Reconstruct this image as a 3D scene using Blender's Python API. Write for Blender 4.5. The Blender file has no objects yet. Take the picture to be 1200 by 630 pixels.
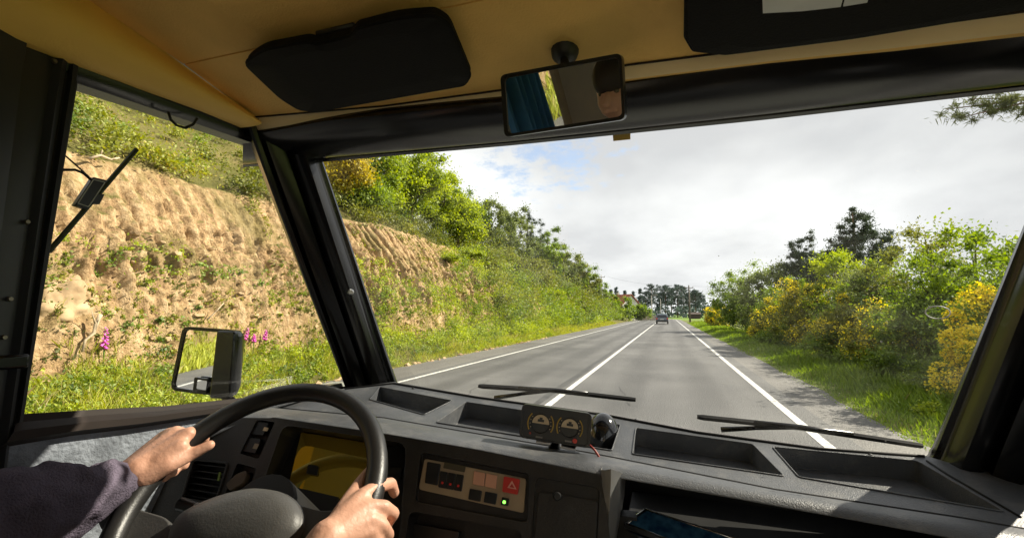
import bpy, bmesh, math, random
import numpy as np
from mathutils import Vector, Matrix
from mathutils.geometry import tessellate_polygon

random.seed(7)
RNG = np.random.default_rng(7)
SC = bpy.context.scene
COL = SC.collection

# ------------------------------------------------------------------ camera
CAM_H = 1.6
F_PX = 533.0
PITCH = math.atan(52 / F_PX)
YAW = math.atan(183 / F_PX * math.cos(PITCH))
cam_d = bpy.data.cameras.new('camera')
cam_d.sensor_width = 36.0
cam_d.lens = F_PX / 1200 * 36.0
cam_d.clip_start = 0.02
cam_d.clip_end = 9000
cam = bpy.data.objects.new('camera', cam_d)
COL.objects.link(cam)
cam.location = (0, 0, CAM_H)
cam.rotation_euler = (math.pi / 2 + PITCH, 0, YAW)
SC.camera = cam

# ------------------------------------------------------------------ sky, sun, exposure
SUN_AZ = math.radians(54)      # clockwise from the driving direction (+Y) towards the right (+X)
SUN_EL = math.radians(36)
W = bpy.data.worlds.new('World')
SC.world = W
W.use_nodes = True
nt = W.node_tree
for n in list(nt.nodes):
    nt.nodes.remove(n)


def wn(kind, **kw):
    n = nt.nodes.new(kind)
    for k, v in kw.items():
        setattr(n, k, v)
    return n


sky = wn('ShaderNodeTexSky', sky_type='NISHITA', sun_disc=False)
sky.sun_elevation = SUN_EL
sky.sun_rotation = SUN_AZ
sky.altitude = 100
sky.dust_density = 2.0
tc = wn('ShaderNodeTexCoord')
sep = wn('ShaderNodeSeparateXYZ')
nt.links.new(tc.outputs['Generated'], sep.inputs[0])
zz = wn('ShaderNodeMath', operation='MAXIMUM'); zz.inputs[1].default_value = 0.0
nt.links.new(sep.outputs['Z'], zz.inputs[0])
za = wn('ShaderNodeMath', operation='ADD'); za.inputs[1].default_value = 0.22
nt.links.new(zz.outputs[0], za.inputs[0])
dx = wn('ShaderNodeMath', operation='DIVIDE'); dy = wn('ShaderNodeMath', operation='DIVIDE')
nt.links.new(sep.outputs['X'], dx.inputs[0]); nt.links.new(za.outputs[0], dx.inputs[1])
nt.links.new(sep.outputs['Y'], dy.inputs[0]); nt.links.new(za.outputs[0], dy.inputs[1])
cmb = wn('ShaderNodeCombineXYZ')
nt.links.new(dx.outputs[0], cmb.inputs[0]); nt.links.new(dy.outputs[0], cmb.inputs[1])
# large banks of cloud
nb = wn('ShaderNodeTexNoise'); nb.inputs['Scale'].default_value = 0.85; nb.inputs['Detail'].default_value = 3
nt.links.new(cmb.outputs[0], nb.inputs['Vector'])
# fleecy small cloud
nf = wn('ShaderNodeTexNoise'); nf.inputs['Scale'].default_value = 7.5; nf.inputs['Detail'].default_value = 8
nf.inputs['Roughness'].default_value = 0.72
nt.links.new(cmb.outputs[0], nf.inputs['Vector'])
# the gap in the clouds ahead and high up: distance from a sky direction
gap_dir = wn('ShaderNodeVectorMath', operation='DISTANCE')
GAP = (-0.37, 1.62, 0.0)
gap_dir.inputs[1].default_value = GAP
nt.links.new(cmb.outputs[0], gap_dir.inputs[0])
gm = wn('ShaderNodeMapRange'); gm.inputs['From Min'].default_value = 0.05; gm.inputs['From Max'].default_value = 0.75
gm.inputs['To Min'].default_value = 0.31; gm.inputs['To Max'].default_value = 0.0
nt.links.new(gap_dir.outputs['Value'], gm.inputs['Value'])
s1 = wn('ShaderNodeMath', operation='MULTIPLY_ADD'); s1.inputs[1].default_value = 0.55
nt.links.new(nb.outputs[0], s1.inputs[0])
s1b = wn('ShaderNodeMath', operation='MULTIPLY'); s1b.inputs[1].default_value = 0.9
nt.links.new(nf.outputs[0], s1b.inputs[0]); nt.links.new(s1b.outputs[0], s1.inputs[2])
s2 = wn('ShaderNodeMath', operation='SUBTRACT')
nt.links.new(s1.outputs[0], s2.inputs[0]); nt.links.new(gm.outputs[0], s2.inputs[1])
cov = wn('ShaderNodeMapRange', interpolation_type='SMOOTHSTEP')
cov.inputs['To Min'].default_value = 0.28; cov.inputs['From Min'].default_value = 0.33; cov.inputs['From Max'].default_value = 0.53
nt.links.new(s2.outputs[0], cov.inputs['Value'])
# cloud shade: pale grey bellies and white tops
shade = wn('ShaderNodeMapRange'); shade.inputs['From Min'].default_value = 0.38; shade.inputs['From Max'].default_value = 0.66
nsh = wn('ShaderNodeTexNoise'); nsh.inputs['Scale'].default_value = 0.9; nsh.inputs['Detail'].default_value = 6
mp = wn('ShaderNodeMapping'); mp.inputs['Location'].default_value = (3.1, 1.7, 0.4); mp.inputs['Scale'].default_value = (1, 0.8, 1)
nt.links.new(cmb.outputs[0], mp.inputs[0]); nt.links.new(mp.outputs[0], nsh.inputs['Vector'])
nt.links.new(nsh.outputs[0], shade.inputs['Value'])
ccol = wn('ShaderNodeMix', data_type='RGBA')
ccol.inputs[6].default_value = (3.25, 3.27, 3.33, 1)
ccol.inputs[7].default_value = (5.2, 5.2, 5.15, 1)
nt.links.new(shade.outputs[0], ccol.inputs[0])
mixs = wn('ShaderNodeMix', data_type='RGBA')
nt.links.new(cov.outputs[0], mixs.inputs[0])
# cloud grows brighter and smoother towards the horizon
hzn = wn('ShaderNodeMapRange'); hzn.inputs['From Min'].default_value = 0.0; hzn.inputs['From Max'].default_value = 0.55; hzn.inputs['To Min'].default_value = 1.18; hzn.inputs['To Max'].default_value = 0.92
nt.links.new(zz.outputs[0], hzn.inputs['Value'])
csc = wn('ShaderNodeVectorMath', operation='SCALE')
nt.links.new(ccol.outputs[2], csc.inputs[0]); nt.links.new(hzn.outputs[0], csc.inputs['Scale'])
nt.links.new(sky.outputs[0], mixs.inputs[6]); nt.links.new(csc.outputs[0], mixs.inputs[7])
bg = wn('ShaderNodeBackground'); bg.inputs['Strength'].default_value = 0.1
wo = wn('ShaderNodeOutputWorld')
nt.links.new(mixs.outputs[2], bg.inputs['Color']); nt.links.new(bg.outputs[0], wo.inputs[0])

sun_d = bpy.data.lights.new('sun', 'SUN')
sun_d.energy = 5.0
sun_d.angle = math.radians(0.6)
sun_d.color = (1.0, 0.91, 0.75)
sun = bpy.data.objects.new('sun', sun_d)
COL.objects.link(sun)
sd = Vector((math.sin(SUN_AZ) * math.cos(SUN_EL), math.cos(SUN_AZ) * math.cos(SUN_EL), math.sin(SUN_EL)))
sun.rotation_euler = sd.to_track_quat('Z', 'Y').to_euler()
sun.location = (20, 10, 30)
SC.view_settings.view_transform = 'Standard'
SC.view_settings.look = 'None'
SC.view_settings.gamma = 1.0
SC.view_settings.exposure = 1.15
SC.view_settings.use_curve_mapping = False
SC.render.engine = 'CYCLES'
SC.cycles.use_denoising = True
SC.cycles.max_bounces = 10
SC.cycles.diffuse_bounces = 6
SC.cycles.transparent_max_bounces = 16
SC.cycles.caustics_reflective = False
SC.cycles.caustics_refractive = False

# ------------------------------------------------------------------ picture -> place
_r = Vector((math.cos(YAW), math.sin(YAW), 0))
_f = Vector((-math.sin(YAW) * math.cos(PITCH), math.cos(YAW) * math.cos(PITCH), math.sin(PITCH)))
_u = _r.cross(_f)
EYE = Vector((0, 0, CAM_H))


def ray(px, py):
    return _r * ((px - 600) / F_PX) - _u * ((py - 315) / F_PX) + _f


def at(px, py, X=None, Y=None, Z=None, D=None):
    """world point seen at a pixel, on the plane x=X, y=Y, z=Z or at camera depth D"""
    d = ray(px, py)
    if X is not None:
        t = X / d.x
    elif Y is not None:
        t = Y / d.y
    elif Z is not None:
        t = (Z - CAM_H) / d.z
    else:
        t = D
    return EYE + d * t


def onp(px, py, p0, n):
    d = ray(px, py)
    return EYE + d * ((p0 - EYE).dot(n) / d.dot(n))


# ------------------------------------------------------------------ materials
MATS = {}


def mat(name, col, rough=0.6, metal=0.0, var=0.12, scale=9.0, bump=0.0, bscale=80.0, spec=0.5, coat=0.0, bevel=0.0, col2=None, emit=None, detail=4, dust=0.0):
    if name in MATS:
        return MATS[name]
    m = bpy.data.materials.new(name)
    m.use_nodes = True
    t = m.node_tree
    b = t.nodes['Principled BSDF']
    b.inputs['Roughness'].default_value = rough
    b.inputs['Metallic'].default_value = metal
    b.inputs['Specular IOR Level'].default_value = spec
    b.inputs['Coat Weight'].default_value = coat
    tcn = t.nodes.new('ShaderNodeTexCoord')
    nz = t.nodes.new('ShaderNodeTexNoise')
    nz.inputs['Scale'].default_value = scale
    nz.inputs['Detail'].default_value = detail
    t.links.new(tcn.outputs['Object'], nz.inputs['Vector'])
    mx = t.nodes.new('ShaderNodeMix'); mx.data_type = 'RGBA'
    c2 = col2 or tuple(min(1, c * (1 + var)) for c in col)
    c1 = col if col2 else tuple(c * (1 - var) for c in col)
    mx.inputs[6].default_value = (*c1, 1); mx.inputs[7].default_value = (*c2, 1)
    rp = t.nodes.new('ShaderNodeMapRange'); rp.inputs['From Min'].default_value = 0.35; rp.inputs['From Max'].default_value = 0.65
    t.links.new(nz.outputs[0], rp.inputs['Value'])
    t.links.new(rp.outputs[0], mx.inputs[0])
    cout = mx.outputs[2]
    if dust:
        # pale dust and scuffs lying on the surface
        dn = t.nodes.new('ShaderNodeTexNoise'); dn.inputs['Scale'].default_value = 17; dn.inputs['Detail'].default_value = 10; dn.inputs['Roughness'].default_value = 0.75
        t.links.new(tcn.outputs['Object'], dn.inputs['Vector'])
        dr = t.nodes.new('ShaderNodeMapRange'); dr.inputs['From Min'].default_value = 0.50; dr.inputs['From Max'].default_value = 0.74; dr.inputs['To Max'].default_value = dust
        t.links.new(dn.outputs[0], dr.inputs['Value'])
        dm_ = t.nodes.new('ShaderNodeMix'); dm_.data_type = 'RGBA'; dm_.inputs[7].default_value = (0.36, 0.34, 0.31, 1)
        t.links.new(dr.outputs[0], dm_.inputs[0]); t.links.new(cout, dm_.inputs[6]); cout = dm_.outputs[2]
    t.links.new(cout, b.inputs['Base Color'])
    rr = t.nodes.new('ShaderNodeMapRange')
    rr.inputs['To Min'].default_value = max(0.02, rough - 0.08); rr.inputs['To Max'].default_value = min(1, rough + 0.08)
    t.links.new(nz.outputs[0], rr.inputs['Value']); t.links.new(rr.outputs[0], b.inputs['Roughness'])
    nrm = None
    if bevel:
        bv = t.nodes.new('ShaderNodeBevel'); bv.inputs['Radius'].default_value = bevel; bv.samples = 4
        nrm = bv.outputs[0]
    if bump:
        n2 = t.nodes.new('ShaderNodeTexNoise'); n2.inputs['Scale'].default_value = bscale; n2.inputs['Detail'].default_value = 3
        t.links.new(tcn.outputs['Object'], n2.inputs['Vector'])
        bp = t.nodes.new('ShaderNodeBump'); bp.inputs['Strength'].default_value = bump; bp.inputs['Distance'].default_value = 0.01
        t.links.new(n2.outputs[0], bp.inputs['Height'])
        if nrm:
            t.links.new(nrm, bp.inputs['Normal'])
        nrm = bp.outputs[0]
    if nrm:
        t.links.new(nrm, b.inputs['Normal'])
    if emit:
        b.inputs['Emission Color'].default_value = (*emit[0], 1); b.inputs['Emission Strength'].default_value = emit[1]
    MATS[name] = m
    return m


def leaf_mat(name, dark, light, trans=0.4, rough=0.65, yellow=None):
    """leaf colour runs from dark to light with each leaf's own random tint"""
    if name in MATS:
        return MATS[name]
    m = bpy.data.materials.new(name); m.use_nodes = True
    t = m.node_tree
    for n in list(t.nodes):
        t.nodes.remove(n)
    o = t.nodes.new('ShaderNodeOutputMaterial')
    at_ = t.nodes.new('ShaderNodeAttribute'); at_.attribute_name = 'tint'
    rp = t.nodes.new('ShaderNodeValToRGB')
    rp.color_ramp.elements[0].color = (*dark, 1); rp.color_ramp.elements[1].color = (*light, 1)
    if yellow:
        e = rp.color_ramp.elements.new(0.93); e.color = (*light, 1)
        rp.color_ramp.elements[-1].color = (*yellow, 1)
    t.links.new(at_.outputs['Fac'], rp.inputs[0])
    d = t.nodes.new('ShaderNodeBsdfDiffuse'); tr = t.nodes.new('ShaderNodeBsdfTranslucent')
    g = t.nodes.new('ShaderNodeBsdfGlossy'); g.inputs['Roughness'].default_value = rough
    t.links.new(rp.outputs[0], d.inputs[0])
    hs = t.nodes.new('ShaderNodeHueSaturation'); hs.inputs['Saturation'].default_value = 1.15; hs.inputs['Value'].default_value = 1.25
    hs.inputs['Hue'].default_value = 0.49
    t.links.new(rp.outputs[0], hs.inputs['Color']); t.links.new(hs.outputs[0], tr.inputs[0])
    m1 = t.nodes.new('ShaderNodeMixShader'); m1.inputs[0].default_value = trans
    t.links.new(d.outputs[0], m1.inputs[1]); t.links.new(tr.outputs[0], m1.inputs[2])
    m2 = t.nodes.new('ShaderNodeMixShader')
    m2.inputs[0].default_value = 0.05
    t.links.new(m1.outputs[0], m2.inputs[1]); t.links.new(g.outputs[0], m2.inputs[2])
    t.links.new(m2.outputs[0], o.inputs[0])
    MATS[name] = m
    return m


def glass_mat(name, tint=(1, 1, 1), refl=1.0, ior=1.45, film=0.0):
    m = bpy.data.materials.new(name); m.use_nodes = True
    t = m.node_tree
    for n in list(t.nodes):
        t.nodes.remove(n)
    o = t.nodes.new('ShaderNodeOutputMaterial')
    tr = t.nodes.new('ShaderNodeBsdfTransparent'); tr.inputs[0].default_value = (*tint, 1)
    g = t.nodes.new('ShaderNodeBsdfGlossy'); g.inputs['Roughness'].default_value = 0.02
    fr = t.nodes.new('ShaderNodeFresnel'); fr.inputs[0].default_value = ior
    mu = t.nodes.new('ShaderNodeMath'); mu.operation = 'MULTIPLY'; mu.inputs[1].default_value = refl
    t.links.new(fr.outputs[0], mu.inputs[0])
    mx = t.nodes.new('ShaderNodeMixShader')
    t.links.new(mu.outputs[0], mx.inputs[0]); t.links.new(tr.outputs[0], mx.inputs[1]); t.links.new(g.outputs[0], mx.inputs[2])
    out = mx.outputs[0]
    if film:
        # thin uneven film of dust left by the wipers
        tcn = t.nodes.new('ShaderNodeTexCoord'); mpn = t.nodes.new('ShaderNodeMapping'); mpn.inputs['Scale'].default_value = (2.0, 2.0, 5.0); mpn.inputs['Rotation'].default_value = (0, 0.5, 0)
        nz = t.nodes.new('ShaderNodeTexNoise'); nz.inputs['Scale'].default_value = 1.6; nz.inputs['Detail'].default_value = 8; nz.inputs['Roughness'].default_value = 0.65
        sp = t.nodes.new('ShaderNodeTexNoise'); sp.inputs['Scale'].default_value = 160; sp.inputs['Detail'].default_value = 1
        t.links.new(tcn.outputs['Object'], mpn.inputs[0]); t.links.new(mpn.outputs[0], nz.inputs['Vector']); t.links.new(tcn.outputs['Object'], sp.inputs['Vector'])
        a = t.nodes.new('ShaderNodeMapRange'); a.inputs['From Min'].default_value = 0.42; a.inputs['From Max'].default_value = 0.75; a.inputs['To Max'].default_value = film
        b = t.nodes.new('ShaderNodeMapRange'); b.inputs['From Min'].default_value = 0.76; b.inputs['From Max'].default_value = 0.80; b.inputs['To Max'].default_value = film * 4
        t.links.new(nz.outputs[0], a.inputs['Value']); t.links.new(sp.outputs[0], b.inputs['Value'])
        ad = t.nodes.new('ShaderNodeMath'); ad.operation = 'ADD'; t.links.new(a.outputs[0], ad.inputs[0]); t.links.new(b.outputs[0], ad.inputs[1])
        df = t.nodes.new('ShaderNodeBsdfTranslucent'); df.inputs[0].default_value = (0.8, 0.78, 0.74, 1)
        m3 = t.nodes.new('ShaderNodeMixShader'); t.links.new(ad.outputs[0], m3.inputs[0]); t.links.new(out, m3.inputs[1]); t.links.new(df.outputs[0], m3.inputs[2])
        out = m3.outputs[0]
    t.links.new(out, o.inputs[0])
    MATS[name] = m
    return m


# ------------------------------------------------------------------ object helpers
def tag(o, label=None, cat=None, group=None, kind=None):
    if label: o['label'] = label
    if cat: o['category'] = cat
    if group: o['group'] = group
    if kind: o['kind'] = kind
    return o


def empty(name, loc, label=None, cat=None, group=None):
    o = bpy.data.objects.new(name, None)
    COL.objects.link(o)
    o.location = loc
    o.empty_display_size = 0.1
    return tag(o, label, cat, group)


def wloc(o):
    v = Vector((0, 0, 0))
    while o is not None:
        v += Vector(o.location); o = o.parent
    return v


def obj(name, verts, faces, m, parent=None, smooth=False, origin=None, bevel=0.0, seg=2, auto=None):
    """verts are world positions"""
    base = wloc(parent) if parent is not None else Vector((0, 0, 0))
    org = Vector(origin) if origin is not None else base
    me = bpy.data.meshes.new(name)
    me.from_pydata([tuple(Vector(v) - org) for v in verts], [], faces)
    me.validate()
    bm = bmesh.new(); bm.from_mesh(me)
    bmesh.ops.recalc_face_normals(bm, faces=bm.faces)
    bm.to_mesh(me); bm.free()
    if smooth:
        for p in me.polygons: p.use_smooth = True
        if auto is not None:
            try:
                me.set_sharp_from_angle(angle=math.radians(auto))
            except Exception:
                pass
    me.materials.append(m)
    o = bpy.data.objects.new(name, me)
    COL.objects.link(o)
    o.parent = parent
    o.location = org - base
    if bevel:
        b = o.modifiers.new('bevel', 'BEVEL'); b.width = bevel; b.segments = seg; b.limit_method = 'ANGLE'; b.angle_limit = math.radians(35)
        for p in me.polygons: p.use_smooth = True
        if auto is None:
            me.set_sharp_from_angle(angle=math.radians(60)) if hasattr(me, 'set_sharp_from_angle') else None
    return o


class MB:
    """collects shapes for one mesh"""
    def __init__(s): s.v = []; s.f = []

    def add(s, vs, fs):
        k = len(s.v); s.v += [Vector(v) for v in vs]; s.f += [tuple(i + k for i in f) for f in fs]
        return s

    def box(s, c, size, R=None):
        c = Vector(c); hx, hy, hz = (Vector(size) / 2)
        vs = [Vector((x, y, z)) for x in (-hx, hx) for y in (-hy, hy) for z in (-hz, hz)]
        if R is not None: vs = [R @ v for v in vs]
        return s.add([v + c for v in vs], [(0, 1, 3, 2), (4, 6, 7, 5), (0, 4, 5, 1), (2, 3, 7, 6), (0, 2, 6, 4), (1, 5, 7, 3)])

    def tube(s, pts, rad, n=10, caps=True):
        pts = [Vector(p) for p in pts]
        if not hasattr(rad, '__len__'): rad = [rad] * len(pts)
        rings = []
        prev = None
        for i, p in enumerate(pts):
            d = (pts[min(i + 1, len(pts) - 1)] - pts[max(i - 1, 0)])
            d = d.normalized() if d.length > 1e-9 else Vector((0, 0, 1))
            if prev is None:
                a = d.orthogonal().normalized()
            else:
                a = (prev - d * prev.dot(d))
                a = a.normalized() if a.length > 1e-6 else d.orthogonal().normalized()
            prev = a
            b = d.cross(a)
            rings.append([p + (a * math.cos(2 * math.pi * k / n) + b * math.sin(2 * math.pi * k / n)) * rad[i] for k in range(n)])
        vs = [v for r in rings for v in r]
        fs = []
        for i in range(len(pts) - 1):
            for k in range(n):
                k2 = (k + 1) % n
                fs.append((i * n + k, i * n + k2, (i + 1) * n + k2, (i + 1) * n + k))
        if caps:
            fs.append(tuple(range(n))[::-1]); fs.append(tuple((len(pts) - 1) * n + k for k in range(n)))
        return s.add(vs, fs)

    def loft(s, rows, close=False):
        n = len(rows[0])
        vs = [v for r in rows for v in r]; fs = []
        for i in range(len(rows) - 1):
            for k in range(n if close else n - 1):
                k2 = (k + 1) % n
                fs.append((i * n + k, i * n + k2, (i + 1) * n + k2, (i + 1) * n + k))
        return s.add(vs, fs)

    def prism(s, poly, vec):
        n = len(poly); vec = Vector(vec)
        vs = list(poly) + [p + vec for p in poly]
        fs = [tuple(range(n)), tuple(range(2 * n - 1, n - 1, -1))] + [(i, (i + 1) % n, n + (i + 1) % n, n + i) for i in range(n)]
        return s.add(vs, fs)

    def plate(s, outer, holes, nrm, back=0.0):
        """flat plate with recesses: holes = [(polygon, depth)]"""
        polys = [outer] + [h for h, d in holes]
        tris = tessellate_polygon(polys)
        flat = [p for pl in polys for p in pl]
        s.add(flat, [tuple(t) for t in tris])
        for h, d in holes:
            n = len(h)
            low = [p - nrm * d for p in h]
            s.add(list(h) + low, [(i, (i + 1) % n, n + (i + 1) % n, n + i) for i in range(n)] + [tuple(range(n, 2 * n))])
        if back:
            n = len(outer)
            s.add(list(outer) + [p - nrm * back for p in outer], [(i, (i + 1) % n, n + (i + 1) % n, n + i) for i in range(n)])
        return s

    def build(s, name, m, parent=None, **kw):
        return obj(name, s.v, s.f, m, parent, **kw)


def rounded(px, n=5, r=0.3):
    """round the corners of a polygon given as 2-D points"""
    out = []
    N = len(px)
    for i in range(N):
        p = Vector(px[i]); a = Vector(px[i - 1]); b = Vector(px[(i + 1) % N])
        pa = p + (a - p) * r * min(1, (b - p).length / max((a - p).length, 1e-6)); pb = p + (b - p) * r * min(1, (a - p).length / max((b - p).length, 1e-6))
        for k in range(n):
            t = k / (n - 1)
            out.append(pa * (1 - t) ** 2 + p * 2 * t * (1 - t) + pb * t * t)
    return out


def fastmesh(name, V, nper, tint, m, parent=None, origin=None, extra_tris=None):
    """V: (N*nper,3) world vertices, each group of nper verts one face"""
    base = np.array(wloc(parent)) if parent is not None else np.zeros(3)
    org = np.array(origin) if origin is not None else base
    V = (V - org).astype(np.float32)
    N = len(V) // nper
    me = bpy.data.meshes.new(name)
    me.vertices.add(len(V)); me.vertices.foreach_set('co', V.ravel())
    me.loops.add(len(V)); me.loops.foreach_set('vertex_index', np.arange(len(V), dtype=np.int32))
    me.polygons.add(N)
    me.polygons.foreach_set('loop_start', np.arange(0, len(V), nper, dtype=np.int32))
    me.polygons.foreach_set('loop_total', np.full(N, nper, dtype=np.int32))
    a = me.attributes.new('tint', 'FLOAT', 'FACE')
    a.data.foreach_set('value', np.clip(tint, 0, 1).astype(np.float32))
    me.update(calc_edges=True)
    me.materials.append(m)
    o = bpy.data.objects.new(name, me); COL.objects.link(o); o.parent = parent
    o.location = Vector(org - base)
    return o


def unit(a):
    return a / np.maximum(np.linalg.norm(a, axis=-1, keepdims=True), 1e-9)


def leaf_quads(C, size, up_bias=0.3, aspect=0.55, outward=None):
    """diamond leaves at centres C"""
    N = len(C)
    d = unit(RNG.normal(size=(N, 3)))
    if outward is not None:
        d = unit(d + outward * 0.8)
    nrm = RNG.normal(size=(N, 3)); nrm[:, 2] += up_bias * 2
    s = unit(np.cross(d, nrm))
    size = np.asarray(size).reshape(-1, 1)
    L = d * size * 0.5; S = s * size * 0.5 * aspect
    n3 = unit(np.cross(d, s)) * size * 0.08
    V = np.stack([C - L, C + S - L * 0.1 + n3, C + L, C - S - L * 0.1 + n3], 1)
    return V.reshape(-1, 3)


def vnoise(p, seed=0):
    """value noise in 2 or 3 dimensions on numpy points, range 0..1"""
    p = np.asarray(p, float)
    i = np.floor(p).astype(np.int64); f = p - i; f = f * f * (3 - 2 * f)
    D = p.shape[-1]
    out = np.zeros(p.shape[:-1])
    for c in range(2 ** D):
        w = np.ones(p.shape[:-1]); h = np.full(p.shape[:-1], seed * 1013 + 7, dtype=np.int64)
        for k in range(D):
            b = (c >> k) & 1
            w = w * (f[..., k] if b else 1 - f[..., k])
            h = (h * 73856093) ^ ((i[..., k] + b) * (19349663 + 83492791 * k))
            h = h & 0x7fffffff
        h = (h ^ (h >> 13)) * 1274126177 & 0x7fffffff
        h = (h ^ (h >> 16)) & 0xffff
        out += w * (h / 65535.0)
    return out


def fbm(p, o=4, seed=0):
    p = np.asarray(p, float)
    a, s, t = 0.5, 0.0, 0.0
    for k in range(o):
        s = s + a * vnoise(p * 2 ** k, seed + k); t += a; a *= 0.5
    return s / t
_g = ray(648, 178).normalized()
gap_dir.inputs[1].default_value = (_g.x / (_g.z + 0.22), _g.y / (_g.z + 0.22), 0)

# ================================================================== SETTING
def smooth(a, b, x):
    t = np.clip((np.asarray(x, float) - a) / (b - a), 0, 1)
    return t * t * (3 - 2 * t)


# ---- road path: straight, then a bend to the left
STRAIGHT, BEND_R = 118.0, 95.0


def path(x, s):
    """road coordinates (offset x to the right, distance s) -> world x, y"""
    if s <= STRAIGHT:
        return x, s
    a = (s - STRAIGHT) / BEND_R
    return -BEND_R + (BEND_R + x) * math.cos(a), STRAIGHT + (BEND_R + x) * math.sin(a)


def strip(name, x0, x1, s0, s1, z, m, parent=None, step=2.0, jag0=0, jag1=0, nx=1):
    S = np.arange(s0, s1 + 1e-6, step)
    mb = MB(); rows = []
    for s in S:
        a = x0 + (float(fbm(np.array([[s * 0.9, 3.3]]), 3, 5)[0]) - 0.5) * jag0
        b = x1 + (float(fbm(np.array([[s * 0.9, 9.1]]), 3, 6)[0]) - 0.5) * jag1
        rows.append([Vector((*path(a + (b - a) * k / nx, s), z)) for k in range(nx + 1)])
    mb.loft(rows)
    return mb.build(name, m, parent)


def asphalt(name, base, light, tracks=()):
    m = bpy.data.materials.new(name); m.use_nodes = True; MATS[name] = m
    t = m.node_tree; b = t.nodes['Principled BSDF']
    b.inputs['Roughness'].default_value = 0.62; b.inputs['Specular IOR Level'].default_value = 0.35
    tcn = t.nodes.new('ShaderNodeTexCoord')
    fine = t.nodes.new('ShaderNodeTexNoise'); fine.inputs['Scale'].default_value = 42; fine.inputs['Detail'].default_value = 4
    big = t.nodes.new('ShaderNodeTexNoise'); big.inputs['Scale'].default_value = 0.35; big.inputs['Detail'].default_value = 5
    mp1 = t.nodes.new('ShaderNodeMapping'); mp1.inputs['Scale'].default_value = (1.6, 0.12, 1)
    long = t.nodes.new('ShaderNodeTexNoise'); long.inputs['Scale'].default_value = 1.0; long.inputs['Detail'].default_value = 3
    t.links.new(tcn.outputs['Object'], fine.inputs['Vector']); t.links.new(tcn.outputs['Object'], big.inputs['Vector'])
    t.links.new(tcn.outputs['Object'], mp1.inputs[0]); t.links.new(mp1.outputs[0], long.inputs['Vector'])
    a1 = t.nodes.new('ShaderNodeMath'); a1.operation = 'MULTIPLY_ADD'; a1.inputs[1].default_value = 0.5
    a2 = t.nodes.new('ShaderNodeMath'); a2.operation = 'MULTIPLY_ADD'; a2.inputs[1].default_value = 0.75
    t.links.new(big.outputs[0], a1.inputs[0]); t.links.new(fine.outputs[0], a2.inputs[0])
    lg = t.nodes.new('ShaderNodeMath'); lg.operation = 'MULTIPLY'; lg.inputs[1].default_value = 0.22
    t.links.new(long.outputs[0], lg.inputs[0]); t.links.new(lg.outputs[0], a2.inputs[2]); t.links.new(a2.outputs[0], a1.inputs[2])
    rp = t.nodes.new('ShaderNodeMapRange'); rp.inputs['From Min'].default_value = 0.58; rp.inputs['From Max'].default_value = 0.92
    t.links.new(a1.outputs[0], rp.inputs['Value'])
    mx = t.nodes.new('ShaderNodeMix'); mx.data_type = 'RGBA'
    mx.inputs[6].default_value = (*base, 1); mx.inputs[7].default_value = (*light, 1)
    t.links.new(rp.outputs[0], mx.inputs[0]); t.links.new(mx.outputs[2], b.inputs['Base Color'])
    cout = mx.outputs[2]
    if tracks:
        # bands polished darker by tyres, one pair per lane
        sx_ = t.nodes.new('ShaderNodeSeparateXYZ'); t.links.new(tcn.outputs['Object'], sx_.inputs[0])
        wob = t.nodes.new('ShaderNodeMath'); wob.operation = 'MULTIPLY_ADD'; wob.inputs[1].default_value = 0.5
        t.links.new(long.outputs[0], wob.inputs[0]); t.links.new(sx_.outputs['X'], wob.inputs[2])
        tot = None
        for c_ in tracks:
            a_ = t.nodes.new('ShaderNodeMath'); a_.operation = 'SUBTRACT'; a_.inputs[1].default_value = c_ + 0.25; t.links.new(wob.outputs[0], a_.inputs[0])
            b_ = t.nodes.new('ShaderNodeMath'); b_.operation = 'ABSOLUTE'; t.links.new(a_.outputs[0], b_.inputs[0])
            r_ = t.nodes.new('ShaderNodeMapRange'); r_.interpolation_type = 'SMOOTHSTEP'
            r_.inputs['From Min'].default_value = 0.1; r_.inputs['From Max'].default_value = 0.5; r_.inputs['To Min'].default_value = 0.42; r_.inputs['To Max'].default_value = 0.0
            t.links.new(b_.outputs[0], r_.inputs['Value'])
            if tot is None: tot = r_.outputs[0]
            else:
                s_ = t.nodes.new('ShaderNodeMath'); s_.operation = 'ADD'; t.links.new(tot, s_.inputs[0]); t.links.new(r_.outputs[0], s_.inputs[1]); tot = s_.outputs[0]
        dk = t.nodes.new('ShaderNodeMix'); dk.data_type = 'RGBA'; dk.inputs[7].default_value = (*[c * 0.75 for c in base], 1)
        t.links.new(tot, dk.inputs[0]); t.links.new(cout, dk.inputs[6]); cout = dk.outputs[2]
    t.links.new(cout, b.inputs['Base Color'])
    bp = t.nodes.new('ShaderNodeBump'); bp.inputs['Strength'].default_value = 0.6; bp.inputs['Distance'].default_value = 0.015
    v = t.nodes.new('ShaderNodeTexVoronoi'); v.inputs['Scale'].default_value = 70
    t.links.new(tcn.outputs['Object'], v.inputs['Vector']); t.links.new(v.outputs['Distance'], bp.inputs['Height'])
    t.links.new(bp.outputs[0], b.inputs['Normal'])
    return m


M_ROAD = asphalt('asphalt', (0.060, 0.060, 0.061), (0.165, 0.164, 0.162), (-.85, .65, -4.75, -3.25))
M_SHOULD = asphalt('asphalt_shoulder', (0.085, 0.082, 0.078), (0.205, 0.197, 0.185))
M_TAR = mat('tar_seam', (0.05, 0.05, 0.05), 0.6, var=0.3, scale=3, bump=0.3, bscale=90)


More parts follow.
